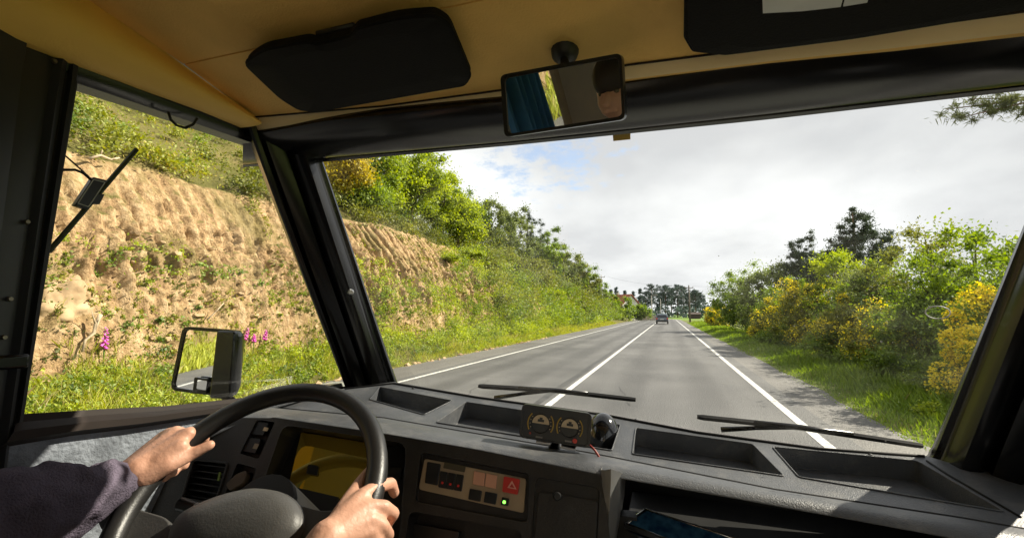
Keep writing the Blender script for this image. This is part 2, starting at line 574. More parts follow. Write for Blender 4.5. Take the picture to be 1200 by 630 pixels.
def paint_mat():
    m = bpy.data.materials.new('road_paint'); m.use_nodes = True; MATS['road_paint'] = m
    t = m.node_tree; b = t.nodes['Principled BSDF']; b.inputs['Roughness'].default_value = 0.55
    tcn = t.nodes.new('ShaderNodeTexCoord')
    nz = t.nodes.new('ShaderNodeTexNoise'); nz.inputs['Scale'].default_value = 14; nz.inputs['Detail'].default_value = 8; nz.inputs['Roughness'].default_value = 0.7
    t.links.new(tcn.outputs['Object'], nz.inputs['Vector'])
    rp = t.nodes.new('ShaderNodeMapRange'); rp.inputs['From Min'].default_value = 0.36; rp.inputs['From Max'].default_value = 0.54
    t.links.new(nz.outputs[0], rp.inputs['Value'])
    mx = t.nodes.new('ShaderNodeMix'); mx.data_type = 'RGBA'
    mx.inputs[6].default_value = (0.22, 0.22, 0.21, 1); mx.inputs[7].default_value = (0.66, 0.655, 0.63, 1)
    t.links.new(rp.outputs[0], mx.inputs[0]); t.links.new(mx.outputs[2], b.inputs['Base Color'])
    return m


M_PAINT = paint_mat()
M_GROUND = mat('ground_grass', (0.10, 0.11, 0.035), 0.95, scale=0.35, col2=(0.16, 0.19, 0.05), bump=0.5, bscale=6, spec=0.1, detail=8)
M_FIELD = mat('field_green', (0.11, 0.19, 0.035), 0.95, scale=0.05, col2=(0.17, 0.25, 0.05), bump=0.4, bscale=3, spec=0.1, detail=8)

gmb = MB().add([(-3500, -1500, -0.03), (3500, -1500, -0.03), (3500, 5000, -0.03), (-3500, 5000, -0.03)], [(0, 1, 2, 3)])
tag(gmb.build('ground', M_FIELD), kind='structure')
road = tag(strip('road', -6.35, 2.15, -70, 250, 0.0, M_ROAD, nx=2), kind='structure')
tag(strip('road_shoulder', -7.75, -6.35, -70, 250, -0.004, M_SHOULD, step=0.5, jag0=0.5), kind='structure')
tag(strip('road_shoulder', 2.15, 2.95, -70, 250, -0.004, M_SHOULD, step=0.5, jag1=0.25), kind='structure')
strip('edge_line', -6.07, -5.94, -60, 245, 0.004, M_PAINT, road)
strip('centre_line', -2.10, -1.975, -60, 245, 0.004, M_PAINT, road)
strip('edge_line', 1.72, 1.845, -60, 245, 0.004, M_PAINT, road)
strip('tar_seam', -2.34, -2.19, -60, 245, 0.004, M_TAR, road, step=1.0, jag0=0.08, jag1=0.08)
for q in range(16):
    yq = random.uniform(5, 45); xq = random.uniform(-6, 2); L = random.uniform(.6, 2.2); ang = random.choice((random.uniform(-.3, .3), random.uniform(1.2, 1.9)))
    pts = [Vector((xq + math.cos(ang) * L * u + random.gauss(0, .04), yq + math.sin(ang) * L * u + random.gauss(0, .04), 0.005)) for u in np.linspace(0, 1, 9)]
    rows = [[p + Vector((0, 0, 0)) , p + Vector((.012 * random.uniform(.4, 1.3), .012, 0))] for p in pts]
    MB().loft(rows).build('crack', M_TAR, road)
tag(strip('verge', 2.5, 16.0, -70, 118, -0.012, M_GROUND, step=1.0), kind='structure')

# ---- the cutting on the left: verge, earth face, scrubby slope above
def cut_params(Y):
    Y = np.asarray(Y, float)
    h = np.interp(Y, [-80, -10, 8, 20, 32, 45, 70, 95, 120, 140], [4.5, 5.0, 5.1, 5.4, 5.2, 4.8, 3.6, 2.2, 0.7, 0.15])
    w = np.interp(Y, [-80, 0, 22, 32, 50, 100, 140], [2.6, 2.0, 2.2, 3.4, 4.5, 4.5, 3.0])
    k = np.interp(Y, [-80, 0, 16, 28, 45, 80, 120, 140], [0.6, 0.66, 0.62, 0.42, 0.34, 0.2, 0.06, 0.0])
    f = -9.7 + (fbm(np.stack([Y * 0.12, Y * 0 + 2], -1), 2, 11) - 0.5) * 1.6 - np.interp(Y, [0, 100, 125], [0, 0, 0.4])
    return h, w, k, f


def hill(Y, s, rough=True):
    """s 0..1 verge, 1..2 earth face, 2..3 slope above"""
    Y = np.asarray(Y, float); s = np.asarray(s, float)
    h, w, k, f = cut_params(Y)
    vz = np.minimum(0.6, h * 0.4)
    t1 = np.clip(s, 0, 1); t2 = np.clip(s - 1, 0, 1); t3 = np.clip(s - 2, 0, 1)
    x = -7.55 + (f + 7.55) * t1
    z = -0.015 + vz * t1 ** 1.6
    x = x - w * (0.35 * t2 + 0.65 * t2 ** 2.2)
    z = z + (h - vz) * (t2 ** 0.92)
    D = 46.0
    x = x - D * t3 ** 1.35
    z = z + k * D * (t3 ** 1.35) * (1 - 0.2 * t3)
    if rough:
        face = np.exp(-((t2 - 0.5) / 0.34) ** 2) * (s > 1) * (s < 2.02) * np.interp(Y, [26, 50], [1.0, 0.6])
        face = face * np.clip(h / 3, 0, 1)
        ridge = fbm(np.stack([Y * 2.3 + 0.6 * z * 0.35, z * 0.22], -1), 3, 21)
        ridge2 = fbm(np.stack([Y * 5.5, z * 2.0], -1), 4, 31)
        fine = fbm(np.stack([Y * 11.0, z * 9.0], -1), 3, 37)
        lump = fbm(np.stack([Y * 0.7, z * 0.9], -1), 4, 41)
        ph = Y / 0.37 + 1.3 * fbm(np.stack([Y * 0.9, z * 0.12], -1), 2, 25) + 0.10 * z + 0.5 * (lump - 0.5)
        groove = (0.5 + 0.5 * np.cos(2 * np.pi * ph)) ** 3.2 * (0.55 + 0.9 * vnoise(np.stack([np.floor(ph + 0.5) * 1.7, z * 0.15], -1), 29))
        patch = smooth(0.38, 0.58, fbm(np.stack([Y * 0.2, z * 0.08], -1), 2, 27))
        flute = smooth(0.16, 0.36, t2) * (1 - smooth(0.90, 1.0, t2)) * (s > 1) * (s < 2.02) * np.clip(h / 3, 0, 1) * np.interp(Y, [24, 40], [1.0, 0.3])
        x = x + face * ((ridge - 0.5) * 0.4 + (ridge2 - 0.5) * 0.42 + (fine - 0.5) * 0.26 + (lump - 0.5) * 0.5) - flute * groove * (0.08 + 0.26 * patch)
        z = z + face * (ridge2 - 0.5) * 0.3
        g = (fbm(np.stack([Y * 0.8, x * 0.8], -1), 4, 51) - 0.5)
        z = z + g * (0.18 * np.clip(s, 0, 1) + 1.2 * t3 ** 0.5) * (s > 0.05) * np.clip(h / 2, 0.1, 1)
    return np.stack([x, Y, z], -1)


def earth_mat():
    m = bpy.data.materials.new('cut_earth'); m.use_nodes = True; MATS['cut_earth'] = m
    t = m.node_tree; b = t.nodes['Principled BSDF']
    b.inputs['Roughness'].default_value = 0.95; b.inputs['Specular IOR Level'].default_value = 0.1
    tcn = t.nodes.new('ShaderNodeTexCoord')
    def noise(sc, det, scale=None, rough=0.6):
        n = t.nodes.new('ShaderNodeTexNoise'); n.inputs['Scale'].default_value = sc; n.inputs['Detail'].default_value = det; n.inputs['Roughness'].default_value = rough
        if scale:
            mpn = t.nodes.new('ShaderNodeMapping'); mpn.inputs['Scale'].default_value = scale
            t.links.new(tcn.outputs['Object'], mpn.inputs[0]); t.links.new(mpn.outputs[0], n.inputs['Vector'])
        else:
            t.links.new(tcn.outputs['Object'], n.inputs['Vector'])
        return n
    n1 = noise(0.55, 8); n2 = noise(2.2, 7, (1.2, 2.2, 0.5)); n3 = noise(9, 6, None, 0.7)
    r1 = t.nodes.new('ShaderNodeValToRGB')
    e = r1.color_ramp.elements
    e[0].position = 0.36; e[0].color = (0.14, 0.085, 0.043, 1)
    e[1].position = 0.68; e[1].color = (0.62, 0.46, 0.275, 1)
    e2 = e.new(0.5); e2.color = (0.40, 0.265, 0.138, 1)
    add = t.nodes.new('ShaderNodeMath'); add.operation = 'MULTIPLY_ADD'; add.inputs[1].default_value = 0.55
    mul = t.nodes.new('ShaderNodeMath'); mul.operation = 'MULTIPLY'; mul.inputs[1].default_value = 0.48
    t.links.new(n3.outputs[0], mul.inputs[0]); t.links.new(n2.outputs[0], add.inputs[0]); t.links.new(mul.outputs[0], add.inputs[2])
    t.links.new(add.outputs[0], r1.inputs[0])
    # dry moss and thin grass on the soil
    geo = t.nodes.new('ShaderNodeNewGeometry'); sx = t.nodes.new('ShaderNodeSeparateXYZ')
    t.links.new(geo.outputs['Normal'], sx.inputs[0])
    sl = t.nodes.new('ShaderNodeMapRange'); sl.inputs['From Min'].default_value = 0.55; sl.inputs['From Max'].default_value = 0.85
    t.links.new(sx.outputs['Z'], sl.inputs['Value'])
    mo = t.nodes.new('ShaderNodeMapRange'); mo.inputs['From Min'].default_value = 0.52; mo.inputs['From Max'].default_value = 0.62
    mo.inputs['To Max'].default_value = 0.6
    t.links.new(n1.outputs[0], mo.inputs['Value'])
    mxm = t.nodes.new('ShaderNodeMath'); mxm.operation = 'MAXIMUM'
    t.links.new(sl.outputs[0], mxm.inputs[0]); t.links.new(mo.outputs[0], mxm.inputs[1])
    mx = t.nodes.new('ShaderNodeMix'); mx.data_type = 'RGBA'
    mx.inputs[7].default_value = (0.14, 0.13, 0.04, 1)
    t.links.new(mxm.outputs[0], mx.inputs[0]); t.links.new(r1.outputs[0], mx.inputs[6]); t.links.new(mx.outputs[2], b.inputs['Base Color'])
    bp = t.nodes.new('ShaderNodeBump'); bp.inputs['Strength'].default_value = 0.9; bp.inputs['Distance'].default_value = 0.12
    t.links.new(n3.outputs[0], bp.inputs['Height']); t.links.new(bp.outputs[0], b.inputs['Normal'])
    return m


M_EARTH = earth_mat()
Ys = np.concatenate([np.arange(-70, -2, 1.0), np.arange(-2, 3, 0.12), np.arange(3, 30, 0.05), np.arange(30, 36, 0.12), np.arange(36, 60, 0.3), np.arange(60, 146, 1.0)])
Ss = np.concatenate([np.linspace(0, 1, 9)[:-1], np.linspace(1, 2, 110)[:-1], 2 + np.linspace(0, 1, 36) ** 1.5])
YY, SS = np.meshgrid(Ys, Ss, indexing='ij')
HV = hill(YY.ravel(), SS.ravel())
nY, nS = len(Ys), len(Ss)
idx = np.arange(nY * nS).reshape(nY, nS)
quads = np.stack([idx[:-1, :-1], idx[:-1, 1:], idx[1:, 1:], idx[1:, :-1]], -1).reshape(-1, 4)
me = bpy.data.meshes.new('hillside')
me.vertices.add(len(HV)); me.vertices.foreach_set('co', HV.astype(np.float32).ravel())
me.loops.add(quads.size); me.loops.foreach_set('vertex_index', quads.astype(np.int32).ravel())
me.polygons.add(len(quads)); me.polygons.foreach_set('loop_start', np.arange(0, quads.size, 4, dtype=np.int32)); me.polygons.foreach_set('loop_total', np.full(len(quads), 4, dtype=np.int32))
me.update(calc_edges=True)
me.polygons.foreach_set('use_smooth', np.ones(len(quads), dtype=bool))
me.materials.append(M_EARTH)
hs_o = bpy.data.objects.new('hillside', me); COL.objects.link(hs_o)
tag(hs_o, kind='structure')

# ---- leaf colours
ML_GRASS = leaf_mat('grass_blades', (0.20, 0.24, 0.015), (0.52, 0.55, 0.05), 0.35, yellow=(0.42, 0.36, 0.13))
ML_GRASS_R = leaf_mat('grass_blades_cool', (0.09, 0.17, 0.015), (0.26, 0.37, 0.04), 0.4, yellow=(0.36, 0.34, 0.12))
ML_SCRUB = leaf_mat('scrub_leaves', (0.09, 0.11, 0.014), (0.36, 0.39, 0.045), 0.38, yellow=(0.42, 0.34, 0.07))
ML_LIME = leaf_mat('lime_leaves', (0.15, 0.23, 0.010), (0.46, 0.54, 0.03), 0.45)
ML_MID = leaf_mat('mid_green_leaves', (0.08, 0.145, 0.018), (0.27, 0.37, 0.05), 0.42)
ML_GREY = leaf_mat('grey_green_leaves', (0.09, 0.125, 0.035), (0.25, 0.30, 0.09), 0.36)
ML_OLIVE = leaf_mat('olive_leaves', (0.11, 0.13, 0.02), (0.29, 0.31, 0.055), 0.36)
ML_DARK = leaf_mat('dark_needles', (0.028, 0.048, 0.026), (0.075, 0.105, 0.055), 0.2)
ML_FAR = leaf_mat('far_needles_hazed', (0.055, 0.085, 0.08), (0.11, 0.15, 0.135), 0.2)  # distance haze is put into the needle colour, paler and bluish
ML_FRESH = leaf_mat('fresh_green_leaves', (0.09, 0.16, 0.016), (0.30, 0.40, 0.045), 0.42)
ML_YELLOW = leaf_mat('broom_flowers', (0.70, 0.56, 0.01), (0.92, 0.80, 0.03), 0.4)
ML_GOLD = leaf_mat('golden_leaves', (0.32, 0.26, 0.02), (0.60, 0.50, 0.05), 0.45)
M_ROCK = mat('pale_rock', (0.30, 0.205, 0.115), 0.9, col2=(0.46, 0.335, 0.195), scale=3.5, bump=0.6, bscale=18, spec=0.2, detail=8)
M_BARK = mat('bark', (0.13, 0.10, 0.075), 0.9, var=0.3, scale=6, bump=0.8, bscale=25, spec=0.2)
M_PINEBARK = mat('pine_bark', (0.16, 0.10, 0.07), 0.9, var=0.3, scale=6, bump=0.8, bscale=25, spec=0.2)


def blades(P, H, wdt, lean=0.35):
    """one bent blade (triangle) at each point"""
    N = len(P)
    a = RNG.uniform(0, 2 * np.pi, N)
    side = np.stack([np.cos(a), np.sin(a), np.zeros(N)], -1) * (wdt * RNG.uniform(0.6, 1.4, N))[:, None]
    tip = P + np.stack([RNG.normal(size=N) * lean * H, RNG.normal(size=N) * lean * H, H], -1)
    mid = P + (tip - P) * 0.55 + np.stack([np.zeros(N), np.zeros(N), H * 0.12], -1)
    return np.stack([P - side, P + side, mid + side * 0.75, tip, mid - side * 0.75], 1).reshape(-1, 3)


# ---- grass on the left verge
def verge_points(n, y0, y1, s0, s1, near=1.4):
    Y = y0 + (y1 - y0) * RNG.uniform(0, 1, n) ** near
    S = RNG.uniform(s0, s1, n)
    return Y, S


Y, S = verge_points(90000, 2, 75, 0.02, 1.30, 1.7)
keep = fbm(np.stack([Y * 0.9, S * 4], -1), 3, 61) > (0.30 + 0.30 * smooth(0.7, 1.30, S))
Y, S = Y[keep], S[keep]
P = hill(Y, S)
cl = fbm(np.stack([Y * 1.3, S * 5], -1), 3, 71)
Hh = (0.05 + 0.21 * smooth(0.0, 0.4, S)) * (0.2 + 1.3 * cl) * RNG.uniform(0.4, 1.5, len(Y))
V = blades(P - np.array([0, 0, 0.02]), Hh, 0.006 + 0.014 * smooth(12, 50, Y), 0.5)
tint = (cl - 0.5) * 1.5 + 0.5 + RNG.normal(size=len(Y)) * 0.2 + 0.2 * (S < 0.06)
tag(fastmesh('verge_grass', V, 5, tint, ML_GRASS), 'long yellow green grass growing at the foot of the earth cutting', 'grass', kind='stuff')
# dry stalks standing on the bank
Y, S = verge_points(5000, 2, 40, 0.25, 1.5, 1.3)
keep = fbm(np.stack([Y * 0.8, S * 5], -1), 3, 66) > 0.5
P = hill(Y[keep], S[keep]); n = len(P)
tag(fastmesh('dry_stalks', blades(P, RNG.uniform(0.15, 0.5, n), 0.004, 0.45), 5, RNG.uniform(0, 1, n), leaf_mat('dry_stalk', (0.30, 0.21, 0.09), (0.55, 0.42, 0.2), 0.2)),
    'thin dry straw coloured stalks on the lower bank', 'stalks', kind='stuff')
Y, S = verge_points(9000, -60, 2, 0.03, 1.1, 1)
P = hill(Y, S)
tag(fastmesh('verge_grass', blades(P - np.array([0, 0, 0.02]), RNG.uniform(0.2, 0.6, len(Y)), 0.03), 5, RNG.uniform(0, 1, len(Y)), ML_GRASS),
    'grass verge behind the vehicle seen in the door mirror', 'grass', kind='stuff')

# ---- grass on the right verge
n = 60000
Y = 3 + 80 * RNG.uniform(0, 1, n) ** 1.9
X = 2.80 + 3.0 * RNG.uniform(0, 1, n) ** 1.0
keep = fbm(np.stack([Y * 0.8, X * 1.1], -1), 3, 81) > 0.55 - 0.7 * smooth(2.75, 3.4, X)
Y, X = Y[keep], X[keep]
P = np.stack([X, Y, np.full(len(X), -0.03)], -1)
cl = fbm(np.stack([Y * 0.9, X * 1.3], -1), 3, 91)
Hh = (0.04 + 0.26 * smooth(2.8, 4.2, X)) * (0.35 + 1.2 * cl) * RNG.uniform(0.6, 1.3, len(Y))
tag(fastmesh('roadside_grass', blades(P, Hh, 0.010 + 0.014 * smooth(12, 50, Y)), 5, cl * 0.95 + RNG.normal(size=len(Y)) * 0.15 + 0.02, ML_GRASS_R),
    'fresh green grass strip between the right shoulder and the bushes', 'grass', kind='stuff')


# ---- scrub: leafy clumps over the slope
def clumps(C, R, n_per, size, flat=0.75):
    """leaves gathered in clumps: centres C, radii R"""
    k = np.repeat(np.arange(len(C)), n_per)
    d = unit(RNG.normal(size=(len(k), 3)))
    rad = R[k] * np.minimum(np.abs(RNG.normal(size=len(k))) * 0.62 + 0.08, 1.7)
    off = d * rad[:, None]; off[:, 2] *= flat
    return C[k] + off, k, d


def scrub(name, label, n, y0, y1, s0, s1, rmin, rmax, nper, lsz, m, thresh=None, near=1.0, seed=0, smul=1.0, lift=0.5, cvar=0.9):
    Y = y0 + (y1 - y0) * RNG.uniform(0, 1, n) ** near
    S = s0 + (s1 - s0) * RNG.uniform(0, 1, n) ** smul
    if thresh is not None:
        kp = fbm(np.stack([Y * 0.45, S * 4.0], -1), 3, 100 + seed) > thresh(Y, S)
        Y, S = Y[kp], S[kp]
    P = hill(Y, S)
    R = RNG.uniform(rmin, rmax, len(Y))
    P[:, 2] += R * lift
    C, k, d = clumps(P, R, nper, lsz)
    ct = fbm(np.stack([Y * 0.6, S * 6], -1), 2, 130 + seed)
    ct = np.clip((ct - 0.5) * cvar + 0.5 + RNG.normal(size=len(ct)) * 0.1, 0, 1)
    tint = ct[k] * 0.9 + RNG.normal(size=len(k)) * 0.17
    sz = lsz * RNG.uniform(0.6, 1.4, len(k)) * (1 + 0.9 * smooth(15, 70, Y))[k]
    return tag(fastmesh(name, leaf_quads(C, sz, outward=d), 4, tint, m), label, 'scrub', kind='stuff')


scrub('hillside_scrub', 'yellow green scrub covering the slope above the earth face', 900, 1, 32, 1.97, 2.62, 0.25, 0.85, 150, 0.085, ML_SCRUB, smul=1.2, seed=1,
      thresh=lambda Y, S: 0.40 + 0 * Y, lift=0.7, cvar=2.0)
scrub('hillside_bushes', 'dark green bushes scattered through the scrub above the earth face', 260, 1, 32, 2.02, 2.6, 0.35, 0.9, 190, 0.075, ML_MID, smul=1.2, seed=8,
      thresh=lambda Y, S: 0.46 + 0 * Y, lift=0.7, cvar=1.4)
scrub('bank_plants', 'small tufts of weeds rooted in the bare earth face', 3000, 1, 30, 1.0, 2.0, 0.05, 0.22, 30, 0.055, ML_SCRUB, seed=2,
      thresh=lambda Y, S: 0.62 - 0.26 * (1 - smooth(1.15, 1.6, S)), lift=0.25, cvar=1.5)
scrub('bank_weeds', 'bright leafy weeds along the foot of the earth face', 2500, 1, 34, 0.12, 1.50, 0.07, 0.30, 50, 0.055, ML_LIME, seed=3,
      thresh=lambda Y, S: 0.44 + 0.12 * smooth(1.05, 1.5, S), cvar=1.5)
scrub('bank_ferns', 'tall lime ferns and brambles in front of the earth face beyond the pillar', 800, 9, 32, 0.5, 1.62, 0.14, 0.5, 90, 0.07, ML_LIME, seed=12,
      thresh=lambda Y, S: 0.48 - 0.20 * smooth(12, 24, Y) + 0.12 * smooth(1.15, 1.6, S), cvar=1.7, lift=0.9)
scrub('bank_docks', 'darker broad leaved weeds among the grass of the bank', 800, 1, 34, 0.3, 1.42, 0.1, 0.36, 60, 0.07, ML_MID, seed=9,
      thresh=lambda Y, S: 0.50 + 0 * Y, cvar=1.4)
scrub('bank_bracken', 'bright green bracken spilling down the bank beyond the pillar', 900, 16, 70, 0.55, 1.85, 0.25, 0.85, 130, 0.085, ML_LIME, seed=4,
      thresh=lambda Y, S: 0.66 - 0.30 * smooth(17, 27, Y) + 0.10 * smooth(1.2, 1.75, S), near=1.4, cvar=1.7, lift=0.9)
scrub('far_bank_scrub', 'dense green scrub on the far bank beside the road', 700, 25, 128, 0.5, 2.35, 0.5, 1.5, 190, 0.11, ML_FRESH, near=1.3, seed=5,
      thresh=lambda Y, S: 0.50 - 0.22 * smooth(25, 40, Y), cvar=1.8, lift=1.1)
scrub('far_bank_bushes', 'dark green bushes mixed into the far bank scrub', 330, 25, 128, 0.8, 2.4, 0.6, 1.7, 230, 0.12, ML_OLIVE, near=1.3, seed=7,
      thresh=lambda Y, S: 0.46 - 0.1 * smooth(25, 40, Y), cvar=1.6, lift=1.2)
scrub('rear_scrub', 'scrub on the cutting behind the vehicle seen in the door mirror', 420, -60, 0, 1.0, 2.4, 0.4, 1.1, 40, 0.2, ML_SCRUB, seed=6)


# ================================================================== TREES AND SHRUBS
def limbs(mb, base, tips, r0, top):
    base = Vector(base); top = Vector(top)
    mid = base.lerp(top, 0.5) + Vector((random.uniform(-.1, .1), random.uniform(-.1, .1), 0)) * r0 * 8
    mb.tube([base - Vector((0, 0, 0.15)), base.lerp(mid, 0.5), mid, top], [r0 * 1.15, r0 * 0.9, r0 * 0.75, r0 * 0.3], 7)
    for t in tips:
        t = Vector(t)
        f = min(0.9, max(0.15, (t.z - base.z) / max(top.z - base.z, 0.1) - 0.3))
        a = base.lerp(top, f)
        mb.tube([a, a.lerp(t, 0.5) + Vector((0, 0, 0.1 * (t - a).length)), t], [r0 * 0.4, r0 * 0.25, r0 * 0.08], 5)


def tree(name, label, base, H, lobes, nleaf, lsz, lm, group=None, cat='tree', trunk_r=0.1, nclump=40, clump_r=0.5, flowers=None, bark=None, aspect=0.55, low=0.0, up=0.3):
    """lobes: ellipsoids (dx, dy, z, rx, ry, rz) relative to the base, filled with leaf clumps"""
    base = Vector(base)
    nleaf = int(nleaf * 1.5); lsz = lsz * 0.8
    root = empty(name, base, label, cat, group)
    L = np.array(lobes, float)
    vol = L[:, 3] * L[:, 4] * L[:, 5]
    pick = RNG.choice(len(L), nclump, p=vol / vol.sum())
    d = unit(RNG.normal(size=(nclump, 3)))
    rr = RNG.uniform(0.15, 1.0, nclump) ** 0.42
    C = np.array(base) + L[pick, :3] + d * rr[:, None] * L[pick, 3:] * RNG.uniform(0.82, 1.12, (nclump, 1))
    C[:, 2] = np.maximum(C[:, 2], base.z + low + 0.1)
    R = clump_r * RNG.uniform(0.55, 1.35, nclump)
    per = max(8, nleaf // nclump)
    P, k, dd = clumps(C, R, per, lsz, 0.8)
    ct = RNG.uniform(0.15, 0.85, nclump)
    tint = ct[k] + RNG.normal(size=len(k)) * 0.16
    ok = P[:, 2] > base.z + 0.02
    P, k, dd, tint = P[ok], k[ok], dd[ok], tint[ok]
    fastmesh('crown', leaf_quads(P, lsz * RNG.uniform(0.6, 1.4, len(P)), outward=dd, aspect=aspect, up_bias=up), 4, tint, lm, root)
    mb = MB()
    tips = C[RNG.choice(nclump, min(14, nclump), replace=False)]
    limbs(mb, base, tips, trunk_r, base + Vector((random.uniform(-.2, .2), random.uniform(-.2, .2), H * 0.72)))
    mb.build('trunk', bark or M_BARK, root, smooth=True)
    if flowers:
        nf_, fsz, frac = flowers
        order = np.argsort(-(rr + RNG.uniform(0, .35, nclump)))[:int(nclump * frac)]
        kk = np.repeat(order, max(4, nf_ // len(order)))
        d2 = unit(RNG.normal(size=(len(kk), 3)) + np.array([-.25, -.35, .35]))
        Pf = C[kk] + d2 * (R[kk] * RNG.uniform(0.7, 1.2, len(kk)))[:, None]
        ok = Pf[:, 2] > base.z + 0.2
        fastmesh('flowers', leaf_quads(Pf[ok], fsz * RNG.uniform(0.6, 1.4, ok.sum()), aspect=0.8), 4, RNG.uniform(0, 1, ok.sum()), ML_YELLOW, root)
    return root


def pine(name, label, base, H, lm, group=None, nwhorl=11, spread=0.3, start=0.25, ntuft=7, lsz=0.16, tuft=0.30, per=46, taper=0.85, trunk_r=0.14, round_top=False):
    base = Vector(base)
    root = empty(name, base, label, 'tree', group)
    mb = MB()
    mb.tube([base - Vector((0, 0, .2)), base + Vector((0.1, 0, H * 0.5)), base + Vector((0, 0.05, H))], [trunk_r, trunk_r * 0.65, 0.02], 7)
    C, R = [], []
    for w in range(nwhorl):
        t = w / (nwhorl - 1)
        z = base.z + H * (start + (1 - start) * t)
        L = H * spread * ((1 - t * taper) if not round_top else math.sin(math.pi * min(1, 0.25 + 0.72 * t)) ** 0.7)
        nb_ = random.randint(4, 6)
        a0 = random.uniform(0, 6.28)
        for b_ in range(nb_):
            a = a0 + b_ * 6.283 / nb_ + random.uniform(-.3, .3)
            l = L * random.uniform(0.35, 1.25)
            z = base.z + H * min(0.98, start + (1 - start) * (t + random.uniform(-.07, .07)))
            tip = Vector((base.x + math.cos(a) * l, base.y + math.sin(a) * l, z + l * random.uniform(0.1, 0.75)))
            st = Vector((base.x, base.y, z))
            mb.tube([st, st.lerp(tip, .5) + Vector((0, 0, -0.04 * l)), tip], [trunk_r * .3 * (1 - t * .6), trunk_r * .18, 0.01], 4)
            for j in range(ntuft):
                u = random.uniform(0.3, 1.05)
                C.append(st.lerp(tip, u) + Vector((random.gauss(0, .08 * l), random.gauss(0, .08 * l), random.gauss(0.03, .06 * l))))
                R.append(tuft * random.uniform(0.6, 1.3))
    for j in range(5):
        C.append(base + Vector((0, 0, H * (1 - .03 * j)))); R.append(tuft * 0.7)
    C = np.array([tuple(c) for c in C]); R = np.array(R)
    P, k, dd = clumps(C, R, per, lsz, 0.75)
    tint = RNG.uniform(0, .8, len(C))[k] + RNG.normal(size=len(k)) * .15
    fastmesh('crown', leaf_quads(P, lsz * RNG.uniform(.6, 1.4, len(P)), outward=dd, aspect=0.28), 4, tint, lm, root)
    mb.build('trunk', M_PINEBARK, root, smooth=True)
    return root


def hz(X, Y):
    """height of the left slope at x, y"""
    s = np.linspace(0, 3, 400)
    p = hill(np.full(400, float(Y)), s, False)
    return float(np.interp(-X, -p[:, 0], p[:, 2]))


def crown_at(px, py, X):
    """ground point on the left slope below the crown seen at a pixel"""
    c = at(px, py, X=X)
    return c, hz(X, c.y)


G1 = 'trees on top of the cutting'
def left_tree(px, py_top, X, width, name, label, lm, n=12000, lsz=0.17, clump_r=0.55, nclump=60, group=G1, lobes=None, lowf=0.25, cat='tree'):
    if group == 'grey green shrubs on the skyline': py_top -= 9
    c, z0 = crown_at(px, py_top, X)
    H = c.z - z0
    w = width
    if lobes is None:
        lobes = [(0, 0, H * 0.56, w, w, H * 0.38), (0.25 * w, -0.2 * w, H * 0.36, w * 0.85, w * 0.85, H * 0.28), (-.3 * w, .1 * w, H * .4, w * .7, w * .7, H * .3)]
    return tree(name, label, (c.x, c.y, z0), H, lobes, n, lsz, lm, group, cat, trunk_r=0.06 + 0.012 * H, nclump=nclump, clump_r=clump_r, low=H * 0.04)


left_tree(402, 150, -12.9, 1.4, 'golden_tree', 'yellow leaved tree beside the left windscreen pillar on the cutting', ML_GOLD, 12000, 0.15, nclump=60)
left_tree(440, 140, -13.2, 1.7, 'broadleaf_tree', 'tall lime green tree right of the yellow tree on the cutting', ML_LIME, 18000, 0.16, nclump=90)
left_tree(484, 150, -13.1, 1.8, 'broadleaf_tree', 'lime green tree cut off by the header rail, third along the cutting', ML_LIME, 18000, 0.16, nclump=90)
left_tree(518, 184, -13.1, 1.5, 'broadleaf_tree', 'pointed lime green tree against the white sky, fourth along the cutting', ML_LIME, 16000, 0.16, nclump=80)
left_tree(538, 226, -12.6, 1.7, 'broadleaf_tree', 'lower bushy lime tree spilling over the edge of the cutting', ML_LIME, 15000, 0.17, nclump=80)
left_tree(425, 215, -12.5, 1.3, 'thicket_shrub', 'leafy shrub under the yellow tree at the cutting edge', ML_FRESH, 9000, 0.15, cat='shrub', nclump=50)
left_tree(575, 236, -15.0, 2.4, 'gorse_shrub', 'grey green shrub just right of the lime trees on the skyline', ML_GREY, 13000, 0.2, cat='shrub', nclump=80, group='grey green shrubs on the skyline')
left_tree(600, 247, -14.5, 2.5, 'gorse_shrub', 'tall grey green shrub left of the dark conifer on the skyline', ML_GREY, 13000, 0.2, cat='shrub', nclump=80, group='grey green shrubs on the skyline')
left_tree(640, 268, -14.0, 2.4, 'gorse_shrub', 'dark grey green shrub right of the dark conifer on the skyline', ML_MID, 12000, 0.22, cat='shrub', nclump=70, group='grey green shrubs on the skyline')
left_tree(661, 291, -14.0, 2.6, 'gorse_shrub', 'grey green shrub halfway down the descending skyline', ML_GREY, 10000, 0.25, cat='shrub', nclump=60, group='grey green shrubs on the skyline')
left_tree(680, 310, -14.0, 2.8, 'gorse_shrub', 'mid green shrub low on the descending skyline', ML_MID, 9000, 0.28, cat='shrub', nclump=60, group='grey green shrubs on the skyline')
left_tree(694, 326, -14.0, 2.8, 'gorse_shrub', 'last grey green shrub of the skyline before the house', ML_GREY, 8000, 0.3, cat='shrub', nclump=50, group='grey green shrubs on the skyline')
left_tree(556, 232, -16.5, 2.2, 'gorse_shrub', 'green shrub filling the gap behind the bushy lime tree on the skyline', ML_MID, 12000, 0.2, cat='shrub', nclump=80, group='grey green shrubs on the skyline')
left_tree(650, 283, -15.5, 2.6, 'gorse_shrub', 'dark shrub behind the middle of the descending skyline', ML_MID, 10000, 0.25, cat='shrub', nclump=60, group='grey green shrubs on the skyline')
left_tree(671, 302, -15.5, 2.8, 'gorse_shrub', 'olive shrub behind the lower part of the descending skyline', ML_OLIVE, 9000, 0.28, cat='shrub', nclump=60, group='grey green shrubs on the skyline')
